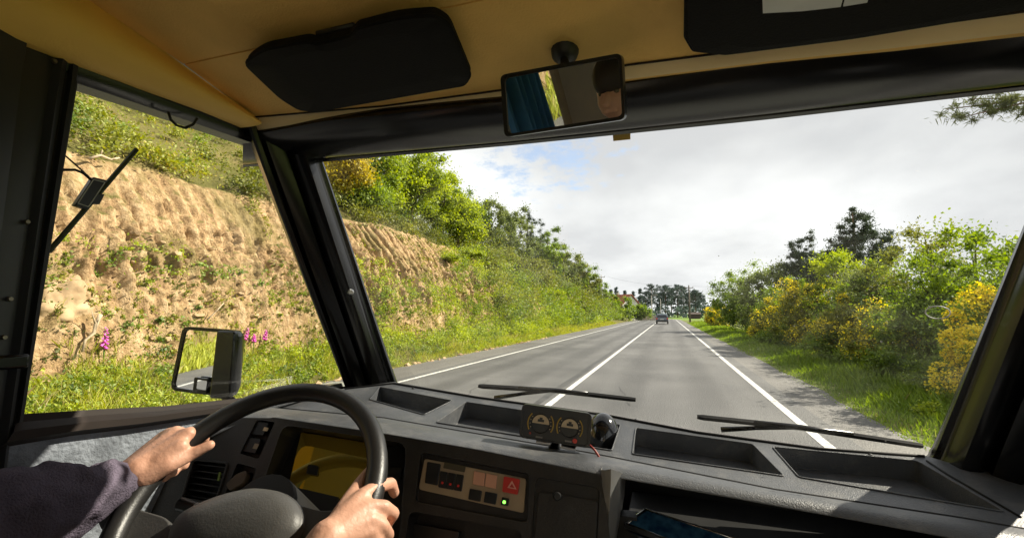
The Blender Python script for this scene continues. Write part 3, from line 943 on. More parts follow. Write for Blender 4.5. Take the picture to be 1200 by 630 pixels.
left_tree(686, 318, -13.2, 2.6, 'gorse_shrub', 'olive shrub in front of the low end of the skyline', ML_OLIVE, 8000, 0.28, cat='shrub', nclump=50, group='grey green shrubs on the skyline')
left_tree(704, 336, -13.6, 2.6, 'gorse_shrub', 'mid green shrub at the foot of the skyline beside the pale pole', ML_MID, 7000, 0.3, cat='shrub', nclump=50, group='grey green shrubs on the skyline')
left_tree(585, 290, -12.6, 2.2, 'olive_shrub', 'olive brown gorse halfway up the bank under the skyline shrubs', ML_OLIVE, 11000, 0.19, cat='shrub', nclump=70)
left_tree(625, 300, -12.4, 2.0, 'olive_shrub', 'olive gorse on the bank below the dark conifer', ML_OLIVE, 9000, 0.21, cat='shrub', nclump=60)
left_tree(545, 330, -11.6, 1.2, 'bracken_shrub', 'bright lime bush low on the bank beside the road', ML_LIME, 9000, 0.13, cat='shrub', nclump=50, clump_r=0.4)
left_tree(520, 352, -10.9, 0.9, 'bracken_shrub', 'small bright lime bush lowest on the bank nearest the road', ML_LIME, 7000, 0.11, cat='shrub', nclump=40, clump_r=0.3)
BK = [(566, 352, -11.4, 1.3, ML_LIME, 'lime bush on the lower bank right of the bright lime bush'), (600, 338, -11.8, 1.6, ML_FRESH, 'fresh green bush on the bank below the olive gorse'),
      (640, 342, -11.6, 1.6, ML_LIME, 'lime bush on the lower bank halfway to the house'), (648, 322, -12.6, 2.0, ML_GREY, 'grey green bush on the upper bank halfway to the house'),
      (672, 338, -12.2, 1.9, ML_OLIVE, 'olive bush on the upper bank nearer the house'), (690, 352, -11.8, 1.9, ML_FRESH, 'fresh green bush on the low bank nearest the house'),
      (548, 292, -12.6, 1.4, ML_FRESH, 'green bush at the right end of the bare earth'), (572, 312, -12.4, 1.6, ML_OLIVE, 'brownish gorse just right of the bare earth'), (612, 322, -12.2, 1.7, ML_GREY, 'grey bush in the middle of the bank')]
for px, pt, X, w_, lm_, lab in BK:
    left_tree(px, pt, X, w_, 'bank_bush', lab, lm_, 8000, 0.15, cat='shrub', nclump=55, clump_r=0.42, group='bushes on the bank')
for px, pt, X, lab in ((618, 232, -15.2, 'dark conifer standing tallest on the left skyline'), (634, 250, -15.0, 'smaller dark conifer right of the tallest one on the skyline')):
    c, z0 = crown_at(px, pt, X)
    H = c.z - z0; w_ = 1.5
    tree('conifer', lab, (c.x, c.y, z0), H, [(0, 0, H * .84, w_ * .4, w_ * .4, H * .14), (.1, 0, H * .66, w_ * .75, w_ * .75, H * .14), (-.2, 0, H * .46, w_ * 1.1, w_ * 1.1, H * .16), (.2, 0, H * .28, w_ * 1.3, w_ * 1.3, H * .16)],
         14000, .2, ML_DARK, 'conifers on the skyline', nclump=150, clump_r=.32, trunk_r=.14, bark=M_PINEBARK, aspect=.25)

# ---- right side, near to far
G2 = 'bushes along the right verge'
def right_bush(px, py_top, X, w, name, label, lm, n=12000, lsz=0.09, nclump=70, clump_r=0.32, flowers=None, cat='shrub', low=0.0, Y=None, aspect=0.55, up=0.3):
    c = at(px, py_top, X=X)
    H = c.z
    lobes = [(0, 0, H * 0.55, w, w, H * 0.42), (0.3 * w, -.3 * w, H * 0.3, w * 0.9, w * 0.9, H * 0.28), (-.35 * w, .2 * w, H * .38, w * .8, w * .8, H * .3), (-.1 * w, -.5 * w, H * .2, w * .7, w * .7, H * .2)]
    return tree(name, label, (c.x, c.y, -0.02), H, lobes, n, lsz, lm, G2, cat, trunk_r=0.03 + 0.012 * H, nclump=nclump, clump_r=clump_r, flowers=flowers, low=low, aspect=aspect, up=up)


right_bush(1158, 330, 5.0, 0.62, 'broom_bush', 'bright yellow flowering broom nearest the right pillar', ML_MID, 9000, 0.06, 60, 0.2, flowers=(12000, 0.045, 0.85))
right_bush(1150, 252, 6.6, 1.7, 'leafy_shrub', 'tall mid green shrub behind the brightest broom', ML_FRESH, 20000, 0.10, 110, 0.36)
right_bush(1215, 262, 6.2, 1.4, 'leafy_shrub', 'green shrub half hidden behind the right pillar', ML_MID, 14000, 0.09, 80, 0.34)
right_bush(1085, 256, 7.6, 1.7, 'olive_tree', 'olive brown feathery tree top behind the lime shrub', ML_OLIVE, 17000, 0.10, 100, 0.4, cat='tree')
right_bush(1098, 300, 5.8, 1.2, 'leafy_shrub', 'dark green shrub left of the brightest broom', ML_MID, 15000, 0.08, 90, 0.3)
right_bush(1055, 345, 5.5, 1.05, 'broom_bush', 'dull yellow broom among the dark shrubs', ML_OLIVE, 13000, 0.08, 80, 0.3, flowers=(4000, 0.045, 0.45))
right_bush(1035, 276, 7.0, 1.6, 'leafy_shrub', 'grey green shrub in the middle of the right hand row', ML_GREY, 15000, 0.11, 90, 0.38)
right_bush(978, 272, 6.9, 1.5, 'lime_sapling', 'lime green sapling standing out in front of the dark pines', ML_LIME, 13000, 0.13, 60, 0.36, cat='tree')
right_bush(1003, 345, 5.6, 1.2, 'broom_bush', 'yellow broom below the lime sapling', ML_OLIVE, 12000, 0.09, 80, 0.32, flowers=(4200, 0.05, 0.4))
right_bush(952, 322, 6.0, 1.6, 'broom_bush', 'broad yellow broom left of the lime sapling', ML_OLIVE, 12000, 0.11, 80, 0.38, flowers=(4200, 0.06, 0.42))
right_bush(912, 345, 6.0, 1.5, 'broom_bush', 'yellow broom farther along next to the round dark tree', ML_OLIVE, 10000, 0.13, 70, 0.4, flowers=(3200, 0.08, 0.42))
right_bush(870, 305, 6.4, 2.6, 'round_tree', 'round dark green tree at the far end of the right hand row', ML_MID, 22000, 0.17, 150, 0.6, cat='tree')
right_bush(905, 306, 7.5, 2.3, 'round_tree', 'grey green tree between the round tree and the pines', ML_GREY, 18000, 0.17, 120, 0.55, cat='tree')
right_bush(843, 356, 5.6, 1.5, 'broom_bush', 'small golden broom at the very end of the right hand row', ML_OLIVE, 7000, 0.2, 50, 0.5, flowers=(1600, 0.2, 0.7))
right_bush(1120, 405, 4.9, 0.7, 'leafy_shrub', 'low dark shrub at the grass edge by the right pillar', ML_MID, 9000, 0.06, 60, 0.2)
right_bush(1062, 395, 5.1, 0.8, 'leafy_shrub', 'low shrub at the grass edge under the dull broom', ML_MID, 9000, 0.07, 60, 0.24)
right_bush(1020, 318, 6.3, 1.4, 'leafy_shrub', 'fresh green shrub filling the row between lime sapling and olive tree', ML_FRESH, 14000, 0.09, 100, 0.34)
right_bush(928, 318, 7.2, 1.6, 'leafy_shrub', 'fresh green shrub below the smaller dark pine', ML_FRESH, 12000, 0.12, 90, 0.4)
right_bush(985, 385, 5.1, 1.0, 'leafy_shrub', 'low dark shrub at the grass edge below the yellow broom', ML_MID, 8000, 0.09, 50, 0.28)
right_bush(925, 380, 5.4, 1.4, 'leafy_shrub', 'low dark shrub at the grass edge farther along the row', ML_MID, 8000, 0.12, 50, 0.4)
right_bush(1092, 470, 3.75, 0.16, 'roadside_weed', 'pale lime weed growing in the grass by the right pillar', ML_LIME, 1500, 0.05, 24, 0.10)
for px, pt, X, w_, lab in ((938, 262, 9.5, 1.5, 'smaller dark pine left of the tall pine behind the right row'), (1000, 234, 9.5, 1.75, 'tallest dark pine behind the right row')):
    c = at(px, pt, X=X); H = c.z
    tree('pine_tree', lab, (c.x, c.y, 0), H, [(0, 0, H * .80, w_ * .55, w_ * .55, H * .17), (.2 * w_, .1, H * .66, w_ * .95, w_ * .95, H * .14), (-.25 * w_, 0, H * .52, w_ * 1.15, w_ * 1.1, H * .15), (.3 * w_, .2, H * .4, w_ * 1.1, w_, H * .12)],
         24000, 0.2, ML_DARK, 'dark pines behind the right hand bushes', nclump=230, clump_r=0.30, trunk_r=.16, bark=M_PINEBARK, aspect=.25)
# shaded understorey behind the bushes: one mass
n = 700
Yh = 7 + 42 * RNG.uniform(0, 1, n) ** 1.2
Xh = RNG.uniform(5.6, 9.5, n)
P0 = np.stack([Xh, Yh, RNG.uniform(0.1, 2.0, n) * np.interp(Yh, [7, 20, 50], [.9, 1.1, 1.3])], -1)
P, k, dd = clumps(P0, RNG.uniform(.35, .8, n), 60, 1)
tag(fastmesh('understorey', leaf_quads(P, RNG.uniform(.08, .18, len(P)), outward=dd), 4, RNG.uniform(0, 1, n)[k] * .8 + RNG.normal(size=len(P)) * .1, ML_MID), 'tangled undergrowth filling the gaps behind the right hand bushes', 'undergrowth', kind='stuff')

# pine with a branch reaching over the road, its trunk right of the view
root = empty('overhanging_pine', (9.0, 10.4, 0), 'pine whose needled branch hangs into the top right corner', 'tree')
mb = MB()
mb.tube([(9.0, 10.4, -.2), (9.05, 10.4, 3.5), (8.9, 10.4, 7), (9.0, 10.4, 10.5)], [0.2, 0.17, 0.13, 0.04], 8)
C, R = [], []
ends = [at(1108, 128, Y=9.0), at(1140, 116, Y=9.1), at(1165, 120, Y=9.0), at(1200, 128, Y=9.0), at(1125, 138, Y=8.8)]
j0 = Vector((8.95, 10.4, 6.2)); j1 = at(1230, 118, Y=9.2)
br = MB(); br.tube([j0, j0.lerp(j1, .5) + Vector((0, 0, .12)), j1], [0.06, 0.045, 0.03], 6)
for e in ends:
    k0 = j1.lerp(e, 0.15) + Vector((0, 0, .05))
    br.tube([j1, k0, e], [0.022, 0.016, 0.006], 5)
    for q in range(7):
        C.append(tuple(k0.lerp(e, 0.35 + 0.65 * q / 6) + Vector((random.gauss(0, .05), random.gauss(0, .1), random.gauss(0, .04))))); R.append(0.13)
br.build('branch', M_PINEBARK, root, smooth=True)
for i in range(60):
    a = random.uniform(0, 6.28); z = random.uniform(6.6, 10.4); l = random.uniform(0.3, 1.0) * (11.2 - z) * 0.5
    p = (9.0 + math.cos(a) * l, 10.4 + math.sin(a) * l, z)
    if at(1200, 100, Y=p[1]).x + 0.35 < p[0]:
        C.append(p); R.append(0.3)
C = np.array(C); R = np.array(R)
P, k, dd = clumps(C, R, 60, 0.1, 0.8)
ML_NEEDLE = leaf_mat('pine_needles', (0.06, 0.08, 0.02), (0.15, 0.17, 0.05), 0.3)
fastmesh('needles', leaf_quads(P, 0.13 * RNG.uniform(.7, 1.3, len(P)), outward=dd, aspect=0.09), 4, RNG.uniform(0, 1, len(P)), ML_NEEDLE, root)
mb.build('trunk', M_PINEBARK, root, smooth=True)

# ---- far belt of pines beyond the bend
FP = [(716, 340, 190, 0), (722, 337, 215, 0), (732, 341, 210, 0), (742, 342, 200, 0), (750, 339, 190, 0), (757, 343, 205, 1), (763, 334, 185, 1), (772, 344, 200, 1), (779, 335, 180, 1), (786, 338, 195, 1),
      (793, 335, 185, 1), (800, 337, 200, 1), (806, 344, 190, 1), (814, 341, 178, 1), (820, 345, 190, 1)]
ORD = ['first', 'second', 'third', 'fourth', 'fifth', 'sixth', 'seventh', 'eighth', 'ninth', 'tenth']
for i, (px, pt, Yd, kind) in enumerate(FP):
    c = at(px, pt, Y=Yd)
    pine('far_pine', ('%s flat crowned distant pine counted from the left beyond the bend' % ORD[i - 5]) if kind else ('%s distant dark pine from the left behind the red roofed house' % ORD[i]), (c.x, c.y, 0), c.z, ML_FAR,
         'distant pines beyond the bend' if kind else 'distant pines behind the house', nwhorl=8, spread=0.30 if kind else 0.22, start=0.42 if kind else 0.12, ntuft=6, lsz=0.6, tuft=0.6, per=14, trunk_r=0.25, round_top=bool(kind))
# low hedge under the far pines: one mass
n = 500
Xh = RNG.uniform(-60, 22, n); Yh = RNG.uniform(168, 215, n)
P0 = np.stack([Xh, Yh, RNG.uniform(0.3, 4.2, n)], -1)
P, k, dd = clumps(P0, RNG.uniform(.8, 1.8, n), 20, 1)
tag(fastmesh('far_undergrowth', leaf_quads(P, RNG.uniform(.6, 1.2, len(P)), outward=dd), 4, RNG.uniform(0, 1, n)[k], ML_FAR), 'dark undergrowth beneath the distant pines', 'undergrowth', kind='stuff')

# loose stones and clods at the foot of the face and along the road edge
n = 420
Y = 3 + 27 * RNG.uniform(0, 1, n); S_ = np.where(RNG.uniform(0, 1, n) < .75, RNG.uniform(.8, 1.6, n), RNG.uniform(0.0, .08, n))
Pst = hill(Y, S_)
ico = bmesh.new(); bmesh.ops.create_icosphere(ico, subdivisions=1, radius=1); iv = np.array([v.co for v in ico.verts]); itf = np.array([[v.index for v in f.verts] for f in ico.faces]); ico.free()
Vs = []
for p in Pst:
    r_ = RNG.uniform(.02, .11); q = iv * (1 + RNG.normal(size=(len(iv), 1)) * .18) * np.array([1, RNG.uniform(.7, 1.4), RNG.uniform(.5, .9)]) * r_ + p
    Vs.append(q[itf].reshape(-1, 3))
V = np.concatenate(Vs)
tag(fastmesh('loose_stones', V, 3, RNG.uniform(0, 1, len(V) // 3), M_ROCK), 'loose tan stones and clods fallen from the earth face', 'stones', kind='stuff')

# ---- foxgloves
M_FOX = mat('foxglove_bells', (0.55, 0.05, 0.40), 0.6, col2=(0.70, 0.12, 0.50), scale=30)
M_STEM = mat('green_stem', (0.12, 0.20, 0.04), 0.7)


def foxglove(px, py0, py1, X, label):
    top = at(px[0], py0, X=X); low = at(px[1], py1, X=X)
    g = hz(X, low.y)
    base = Vector((low.x, low.y + 0.02, min(g - 0.05, low.z - 0.1)))
    root = empty('foxglove', base, label, 'flower', 'foxgloves on the bank')
    MB().tube([base, low, top], [0.014, 0.012, 0.006], 6).build('stem', M_STEM, root, smooth=True)
    for i in range(16):
        t = i / 15
        c = low.lerp(top, t); a = i * 2.4
        d = Vector((math.cos(a), math.sin(a), -0.8)).normalized()
        L = 0.07 * (1 - 0.6 * t)
        b = MB(); b.tube([c, c + d * L * 0.5, c + d * L, c + d * L * 1.12], [L * .14, L * .30, L * .36, L * .5], 7)
        b.build('bell', M_FOX, root, smooth=True)
    lf = MB()
    for i in range(5):
        a = i * 1.3; d = Vector((math.cos(a), math.sin(a), .4)).normalized(); s = Vector((-math.sin(a), math.cos(a), 0)) * .05
        lf.add([base, base + d * .14 + s, base + d * .3, base + d * .14 - s], [(0, 1, 2, 3)])
    lf.build('leaves', M_STEM, root)


foxglove((125, 122), 383, 405, -9.9, 'tall magenta foxglove standing alone by the pale boulder')
foxglove((291, 287), 384, 396, -9.9, 'magenta foxglove next to the door mirror, first of three')
foxglove((298, 297), 391, 398, -9.9, 'short magenta foxglove, middle of the three near the mirror')
foxglove((312, 310), 386, 396, -9.9, 'pale magenta foxglove, farthest of the three from the mirror')

# ---- boulder in the cut face
bm = bmesh.new(); bmesh.ops.create_icosphere(bm, subdivisions=5, radius=1)
bc = at(64, 364, X=-10.55)
co = np.array([v.co for v in bm.verts])
dsp = 1 + (np.abs(fbm(co * 1.5 + 9, 4, 301) - .5)) * 0.9 - .12 + (fbm(co * 7 + 3, 4, 305) - .5) * 0.22
for v, d in zip(bm.verts, dsp):
    v.co = Vector((v.co.x * 0.55, v.co.y * 0.78, v.co.z * 0.72)) * float(d)
me = bpy.data.meshes.new('boulder'); bm.to_mesh(me); bm.free(); me.materials.append(M_ROCK)
for p in me.polygons: p.use_smooth = True
bo = bpy.data.objects.new('boulder', me); COL.objects.link(bo); bo.location = bc; bo.rotation_euler = (0.3, 0.1, 0.4)
tag(bo, 'large smooth tan boulder set in the earth face left of the foxglove', 'boulder')

# dead roots lying on the bank
M_ROOT = mat('dead_wood', (0.42, 0.33, 0.22), 0.9, var=0.25, scale=12)
def root_branch(pts, X, label, r=0.018):
    P_ = [at(a, b, X=X) for a, b in pts]
    mb = MB(); mb.tube(P_, [r * (1.2 - 0.7 * i / len(P_)) for i in range(len(P_))], 6)
    for i in (1, 2):
        if i < len(P_) - 1:
            mb.tube([P_[i], P_[i] + Vector((.05, random.uniform(-.2, .2), random.uniform(.05, .25)))], [r * .6, r * .2], 5)
    tag(mb.build('dead_branch', M_ROOT, smooth=True, origin=P_[0]), label, 'branch')
root_branch([(118, 368), (112, 380), (110, 390), (100, 398), (96, 412)], -9.85, 'pale crooked root hanging from the earth beside the boulder', 0.03)
root_branch([(104, 186), (118, 182), (130, 187), (140, 185)], -11.6, 'dry pale branch lying on the slope above the window antenna', 0.03)
root_branch([(243, 374), (252, 366), (262, 355)], -9.9, 'thin dry stalk leaning on the bank above the door mirror', 0.014)
# ================================================================== FAR THINGS
M_WHITE = mat('white_render', (0.72, 0.70, 0.66), 0.85, var=0.06, scale=2)
M_TILE = mat('red_roof_tiles', (0.30, 0.085, 0.045), 0.8, var=0.25, scale=1.5)
M_WIN = mat('dark_window', (0.04, 0.05, 0.06), 0.15)
M_CONC = mat('concrete', (0.36, 0.34, 0.31), 0.9, var=0.15, scale=2)
M_POLEW = mat('pole_wood', (0.13, 0.11, 0.09), 0.9, var=0.2, scale=4)
M_WIRE = mat('wire_black', (0.03, 0.03, 0.03), 0.6)

# house beside the road before the bend
hc = at(727, 352, Y=112)
hroot = empty('house', (hc.x, hc.y, 0), 'white gabled house with a red tiled roof by the bend', 'house')
hx0, hx1, hy0, hy1 = hc.x - 5.2, hc.x + 1.6, hc.y - 1.5, hc.y + 7
ez, rz = 4.3, 7.3
ym = (hy0 + hy1) / 2
# ridge runs along x so that a white gable faces right
w = MB()
w.add([(hx0, hy0, 0), (hx1, hy0, 0), (hx1, hy1, 0), (hx0, hy1, 0), (hx0, hy0, ez), (hx1, hy0, ez), (hx1, hy1, ez), (hx0, hy1, ez), (hx0, ym, rz), (hx1, ym, rz)],
      [(0, 1, 5, 4), (2, 3, 7, 6), (1, 2, 6, 9, 5), (3, 0, 4, 8, 7)])
w.build('wall', M_WHITE, hroot)
rf = MB()
for a, b in ((hy0 - .5, ym), (hy1 + .5, ym)):
    za_ = ez - 0.45
    vs = [Vector((hx0 - .4, a, za_)), Vector((hx1 + .5, a, za_)), Vector((hx1 + .5, b, rz + .15)), Vector((hx0 - .4, b, rz + .15))]
    rf.prism(vs, (0, 0, .14))
roof = rf.build('roof', M_TILE, hroot)
MB().box((hx0 + 1.2, ym + .3, rz + .3), (.7, .6, 1.3)).build('chimney', M_CONC, roof)
for k, (yy, zz_) in enumerate(((ym - 1.2, 2.2), (ym + 1.2, 2.2), (ym, 5.2))):
    f_ = MB().box((hx1 + .03, yy, zz_), (.1, 1.1, 1.2)).build('window', M_WHITE, hroot)
    MB().box((hx1 + .06, yy, zz_), (.08, .9, 1.0)).build('pane', M_WIN, f_)
for xx in (hx0 + 1.4, hx0 + 3.6):
    f_ = MB().box((xx, hy0 - .03, 2.4), (1.1, .1, 1.2)).build('window', M_WHITE, hroot)
    MB().box((xx, hy0 - .06, 2.4), (.9, .08, 1.0)).build('pane', M_WIN, f_)

hroot.rotation_euler = (0, 0, math.radians(-38)); hroot.scale = (.78, .78, .82)
# garden wall by the house
gw = at(741, 371, Z=0.0)
mb = MB().box((hx1 + 3.2, hc.y + 4, 0.5), (8, .25, 1.0))
tag(mb.build('garden_wall', mat('pinkish_wall', (0.45, 0.36, 0.30), 0.9), origin=(hx1 + 3.2, hc.y + 4, 0), bevel=0.02), 'low pinkish garden wall right of the house', 'wall')
for px, pt, Yd, w_, lab in ((729, 347, 96, 2.4, 'dark rounded garden bush in front of the white gable'), (714, 350, 92, 2.0, 'green garden bush left of the white gable'), (751, 356, 108, 1.9, 'dark clipped bush right of the house')):
    c = at(px, pt, Y=Yd)
    H = c.z
    tree('garden_bush', lab, (c.x, c.y, -0.02), H, [(0, 0, H * .55, w_, w_, H * .45), (.5 * w_, 0, H * .35, w_ * .8, w_, H * .35), (-.5 * w_, 0, H * .35, w_ * .8, w_, H * .35)], 5000, .4, ML_MID, 'bushes round the house', 'shrub', nclump=50, clump_r=.7)


def pole(px, pt, base_xy, r, label, m, arm=True, lamp=False):
    x, y = base_xy
    top = at(px, pt, Y=y)
    root = empty('utility_pole', (x, y, 0), label, 'pole', 'utility poles')
    MB().tube([(x, y, -.3), (x, y, top.z)], [r, r * .65], 10).build('shaft', m, root, smooth=True)
    if arm:
        MB().box((x, y, top.z - .5), (1.6, .12, .12)).build('crossarm', m, root)
        for dx_ in (-.7, 0, .7):
            MB().tube([(x + dx_, y, top.z - .44), (x + dx_, y, top.z - .2)], [.05, .04], 6).build('insulator', M_CONC, root)
    if lamp:
        MB().tube([(x, y, top.z - .2), (x + .5, y, top.z + .1), (x + 1.3, y, top.z + .1)], .05, 6).build('lamp_arm', m, root)
        MB().box((x + 1.4, y, top.z + .06), (.6, .25, .14)).build('lamp_head', m, root, bevel=.03)
    return Vector((x, y, top.z))


def gx(px, y): return at(px, 370, Y=y).x
p_right = pole(808, 334, (gx(808.5, 92), 92), 0.17, 'dark wooden pole with crossarm right of the road', M_POLEW)
p_mid = pole(764, 346, (gx(764, 130), 130), 0.14, 'pale concrete pole left of the car', M_CONC, arm=False, lamp=True)
p_left = pole(705, 322, (gx(705.5, 100), 100), 0.15, 'pale pole showing above the left bank near the roof', M_CONC, arm=True)
p_c = pole(774.5, 350, (gx(774.5, 150), 150), 0.14, 'thin pole directly behind the car on the bend', M_CONC, arm=False)
# wires
def wire(a, b, sag, label):
    P_ = [a.lerp(b, t / 12) - Vector((0, 0, sag * 4 * (t / 12) * (1 - t / 12))) for t in range(13)]
    tag(MB().tube(P_, .014, 4).build('overhead_wire', M_WIRE, origin=a), label, 'wire')
wire(p_left + Vector((.7, 0, -.2)), p_right + Vector((-.7, 0, -.2)), .6, 'overhead wire crossing the road between two poles')
wire(p_right + Vector((.7, 0, -.2)), p_right + Vector((34, 6, 1.0)), .8, 'overhead wire leading right from the dark pole')
wire(p_right + Vector((0, 0, -.2)), p_mid + Vector((0, 0, -.3)), .5, 'overhead wire from the dark pole to the pale pole')

# dark distant shed / parked van right of the pole
sx = at(814, 371, Y=150)
sr = empty('far_shed', (sx.x, sx.y, 0), 'small dark reddish shed at the field edge behind the dark pole', 'shed')
MB().box((sx.x, sx.y, .7), (3.2, 3, 1.4)).build('wall', mat('shed_wall', (0.07, 0.05, 0.045), 0.9), sr)
rf = MB(); rf.add([(sx.x - 1.8, sx.y - 1.8, 1.35), (sx.x + 1.8, sx.y - 1.8, 1.35), (sx.x + 1.8, sx.y + 1.8, 1.35), (sx.x - 1.8, sx.y + 1.8, 1.35), (sx.x - 1.8, sx.y, 1.9), (sx.x + 1.8, sx.y, 1.9)],
                  [(0, 1, 5, 4), (2, 3, 4, 5), (1, 2, 5), (3, 0, 4), (0, 3, 2, 1)])
rf.build('roof', mat('shed_roof', (0.06, 0.04, 0.035), 0.9), sr)

# ---- car ahead
M_CARP = mat('car_paint_blue_grey', (0.10, 0.13, 0.17), 0.3, coat=0.6, var=0.05)
M_CARG = mat('car_glass', (0.03, 0.035, 0.045), 0.08)
M_RUB = mat('tyre_rubber', (0.025, 0.025, 0.025), 0.85)
M_TAIL = mat('tail_lamp_red', (0.5, 0.03, 0.02), 0.3)
M_CHROME = mat('chrome', (0.6, 0.6, 0.6), 0.18, metal=1.0, var=0.03)
M_PLATE = mat('number_plate', (0.7, 0.7, 0.68), 0.6)
cb = at(776, 379.5, Z=0)
CX, CY = cb.x, cb.y
car = empty('car_ahead', (CX, CY, 0), 'dark blue grey hatchback driving ahead in the right lane', 'car')
hw = 0.88
prof = [(0.0, .35), (-.05, .62), (-.02, .95), (.28, 1.42), (.55, 1.52), (1.7, 1.5), (2.5, .98), (3.6, .86), (3.85, .62), (3.85, .35)]
sec = []
for s_, k_ in ((-1, .86), (-1, 1.0), (-.5, 1.0), (.5, 1.0), (1, 1.0), (1, .86)):
    pass
rows = []
for y_, z_ in prof:
    tum = 1.0 - max(0, z_ - .95) * 0.28
    rows.append([Vector((CX + hw * tum * a_, CY + y_, z_ - (0.03 if abs(a_) == 1 else 0))) for a_ in (-1, -.93, -.4, .4, .93, 1)])
mb = MB(); mb.loft(rows)
mb.add([r[0] for r in rows] , [tuple(range(len(rows)))]); mb.add([r[-1] for r in rows], [tuple(range(len(rows)))[::-1]])
mb.add([rows[0][0], rows[0][-1], rows[-1][-1], rows[-1][0]], [(0, 1, 2, 3)])
mb.build('body', M_CARP, car, smooth=True, auto=40)
mb = MB(); mb.add([(CX - .72, CY - .01, .99), (CX + .72, CY - .01, .99), (CX + .62, CY + .235, 1.38), (CX - .62, CY + .235, 1.38)], [(0, 1, 2, 3)])
mb.v = [v + Vector((0, -.03, .005)) for v in mb.v]
rw = MB().prism(mb.v, (0, .02, 0)).build('rear_window', M_CARG, car)
for s_ in (-1, 1):
    mb = MB().prism([Vector((CX + s_ * (hw - .0), CY + .5, 1.0)), Vector((CX + s_ * (hw - .0), CY + 2.3, 1.0)), Vector((CX + s_ * (hw - .11), CY + 1.7, 1.4)), Vector((CX + s_ * (hw - .11), CY + .6, 1.4))], (s_ * .015, 0, 0))
    mb.build('side_window', M_CARG, car)
    MB().box((CX + s_ * .76, CY - .05, .82), (.2, .08, .28)).build('tail_lamp', M_TAIL, car, bevel=.02)
    MB().box((CX + s_ * .98, CY + 2.2, 1.02), (.2, .1, .14)).build('door_mirror', M_CARP, car, bevel=.03)
    for yy in (.65, 3.1):
        t_ = MB(); t_.tube([(CX + s_ * .70, CY + yy, .31), (CX + s_ * .90, CY + yy, .31)], .31, 20)
        wh = t_.build('wheel', M_RUB, car, smooth=True, auto=40)
        MB().tube([(CX + s_ * .89, CY + yy, .31), (CX + s_ * .915, CY + yy, .31)], .19, 14).build('rim', M_CHROME, wh)
MB().box((CX, CY - .06, .45), (1.7, .14, .22)).build('bumper', mat('bumper_black', (.03, .03, .03), .6), car, bevel=.03)
MB().box((CX, CY - .065, .72), (.52, .03, .12)).build('number_plate', M_PLATE, car)
MB().tube([(CX - .1, CY + .6, 1.5), (CX - .1, CY + .35, 2.1)], .012, 6).build('aerial', M_RUB, car)
# ================================================================== THE VEHICLE WE SIT IN
XD = -1.0                        # inside of the left door
XR = 0.74                        # inside of the right door
van = empty('camper_van', (-0.13, 0.3, 0), 'inside of an old off-road van, black dashboard and tan roof lining', 'van')

M_BLACK = mat('black_paint', (0.005, 0.005, 0.0055), 0.22, var=0.2, scale=5, spec=0.5)
M_BLACKM = mat('black_rubber', (0.012, 0.012, 0.012), 0.75, var=0.2, scale=20)
M_DASH = mat('dash_vinyl', (0.085, 0.090, 0.098), 0.38, var=0.22, scale=5, bump=0.25, bscale=420, bevel=0.004, detail=8, dust=0.35)
M_FACE = mat('dash_face_plastic', (0.018, 0.015, 0.012), 0.45, var=0.2, scale=7, bump=0.15, bscale=400, bevel=0.003, dust=0.06)
M_DARKP = mat('dark_plastic', (0.012, 0.012, 0.012), 0.5, var=0.2, bevel=0.002)
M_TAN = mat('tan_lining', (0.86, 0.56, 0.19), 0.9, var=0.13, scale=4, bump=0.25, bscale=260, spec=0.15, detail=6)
M_TANV = mat('tan_vinyl', (0.90, 0.57, 0.14), 0.6, var=0.06, scale=3, bump=0.1, bscale=200)
M_VISOR = mat('visor_vinyl', (0.007, 0.0065, 0.0065), 0.8, var=0.2, scale=6, bump=0.2, bscale=300, spec=0.2)
M_GREYM = mat('grey_pillar_paint', (0.035, 0.035, 0.037), 0.38, var=0.15, scale=4)
M_DOORF = mat('door_felt', (0.20, 0.22, 0.25), 0.95, var=0.25, scale=24, bump=0.5, bscale=120, spec=0.1, detail=7)
M_TRIM = mat('brown_trim', (0.022, 0.016, 0.013), 0.65, var=0.2, scale=5, spec=0.2)
M_WHEEL = mat('wheel_plastic', (0.016, 0.0155, 0.015), 0.4, var=0.12, scale=12, bump=0.06, bscale=350)
M_HUB = mat('hub_plastic', (0.075, 0.073, 0.07), 0.45, var=0.12, scale=12, bump=0.08, bscale=350)
M_METAL = mat('worn_steel', (0.45, 0.45, 0.46), 0.35, metal=1.0, var=0.1)
M_SEAT = mat('cream_bounce_seat', (0.78, 0.70, 0.58), 0.95, var=0.08, scale=10, bump=0.6, bscale=60)  # unseen seats made cream to bounce sun up to the roof lining
M_FLOOR = mat('floor_mat', (0.45, 0.40, 0.34), 0.95, var=0.2, scale=8)  # unseen floor coloured light to throw sun up to the lining
M_GLASS = glass_mat('clear_glass', (0.97, 0.985, 0.975), 0.35, film=0.022)
M_DGLASS = glass_mat('door_glass_clear', (0.97, 0.985, 0.975), 0.12)
M_LIP = mat('lining_lip_lit', (0.86, 0.70, 0.44), 0.55, var=0.05, scale=4)  # lining edge; the bounce light on it is put into this colour
M_MIRROR = mat('mirror_glass', (0.86, 0.88, 0.88), 0.01, metal=1.0, var=0.0)
MATS['mirror_glass'].node_tree.nodes['Principled BSDF'].inputs['Roughness'].default_value = 0.012
for l in list(MATS['mirror_glass'].node_tree.links):
    if l.to_socket.name == 'Roughness': MATS['mirror_glass'].node_tree.links.remove(l)

# ---------------- windscreen header, pillars, roof lining
def hd(px, py, Y): return at(px, py, Y=Y)
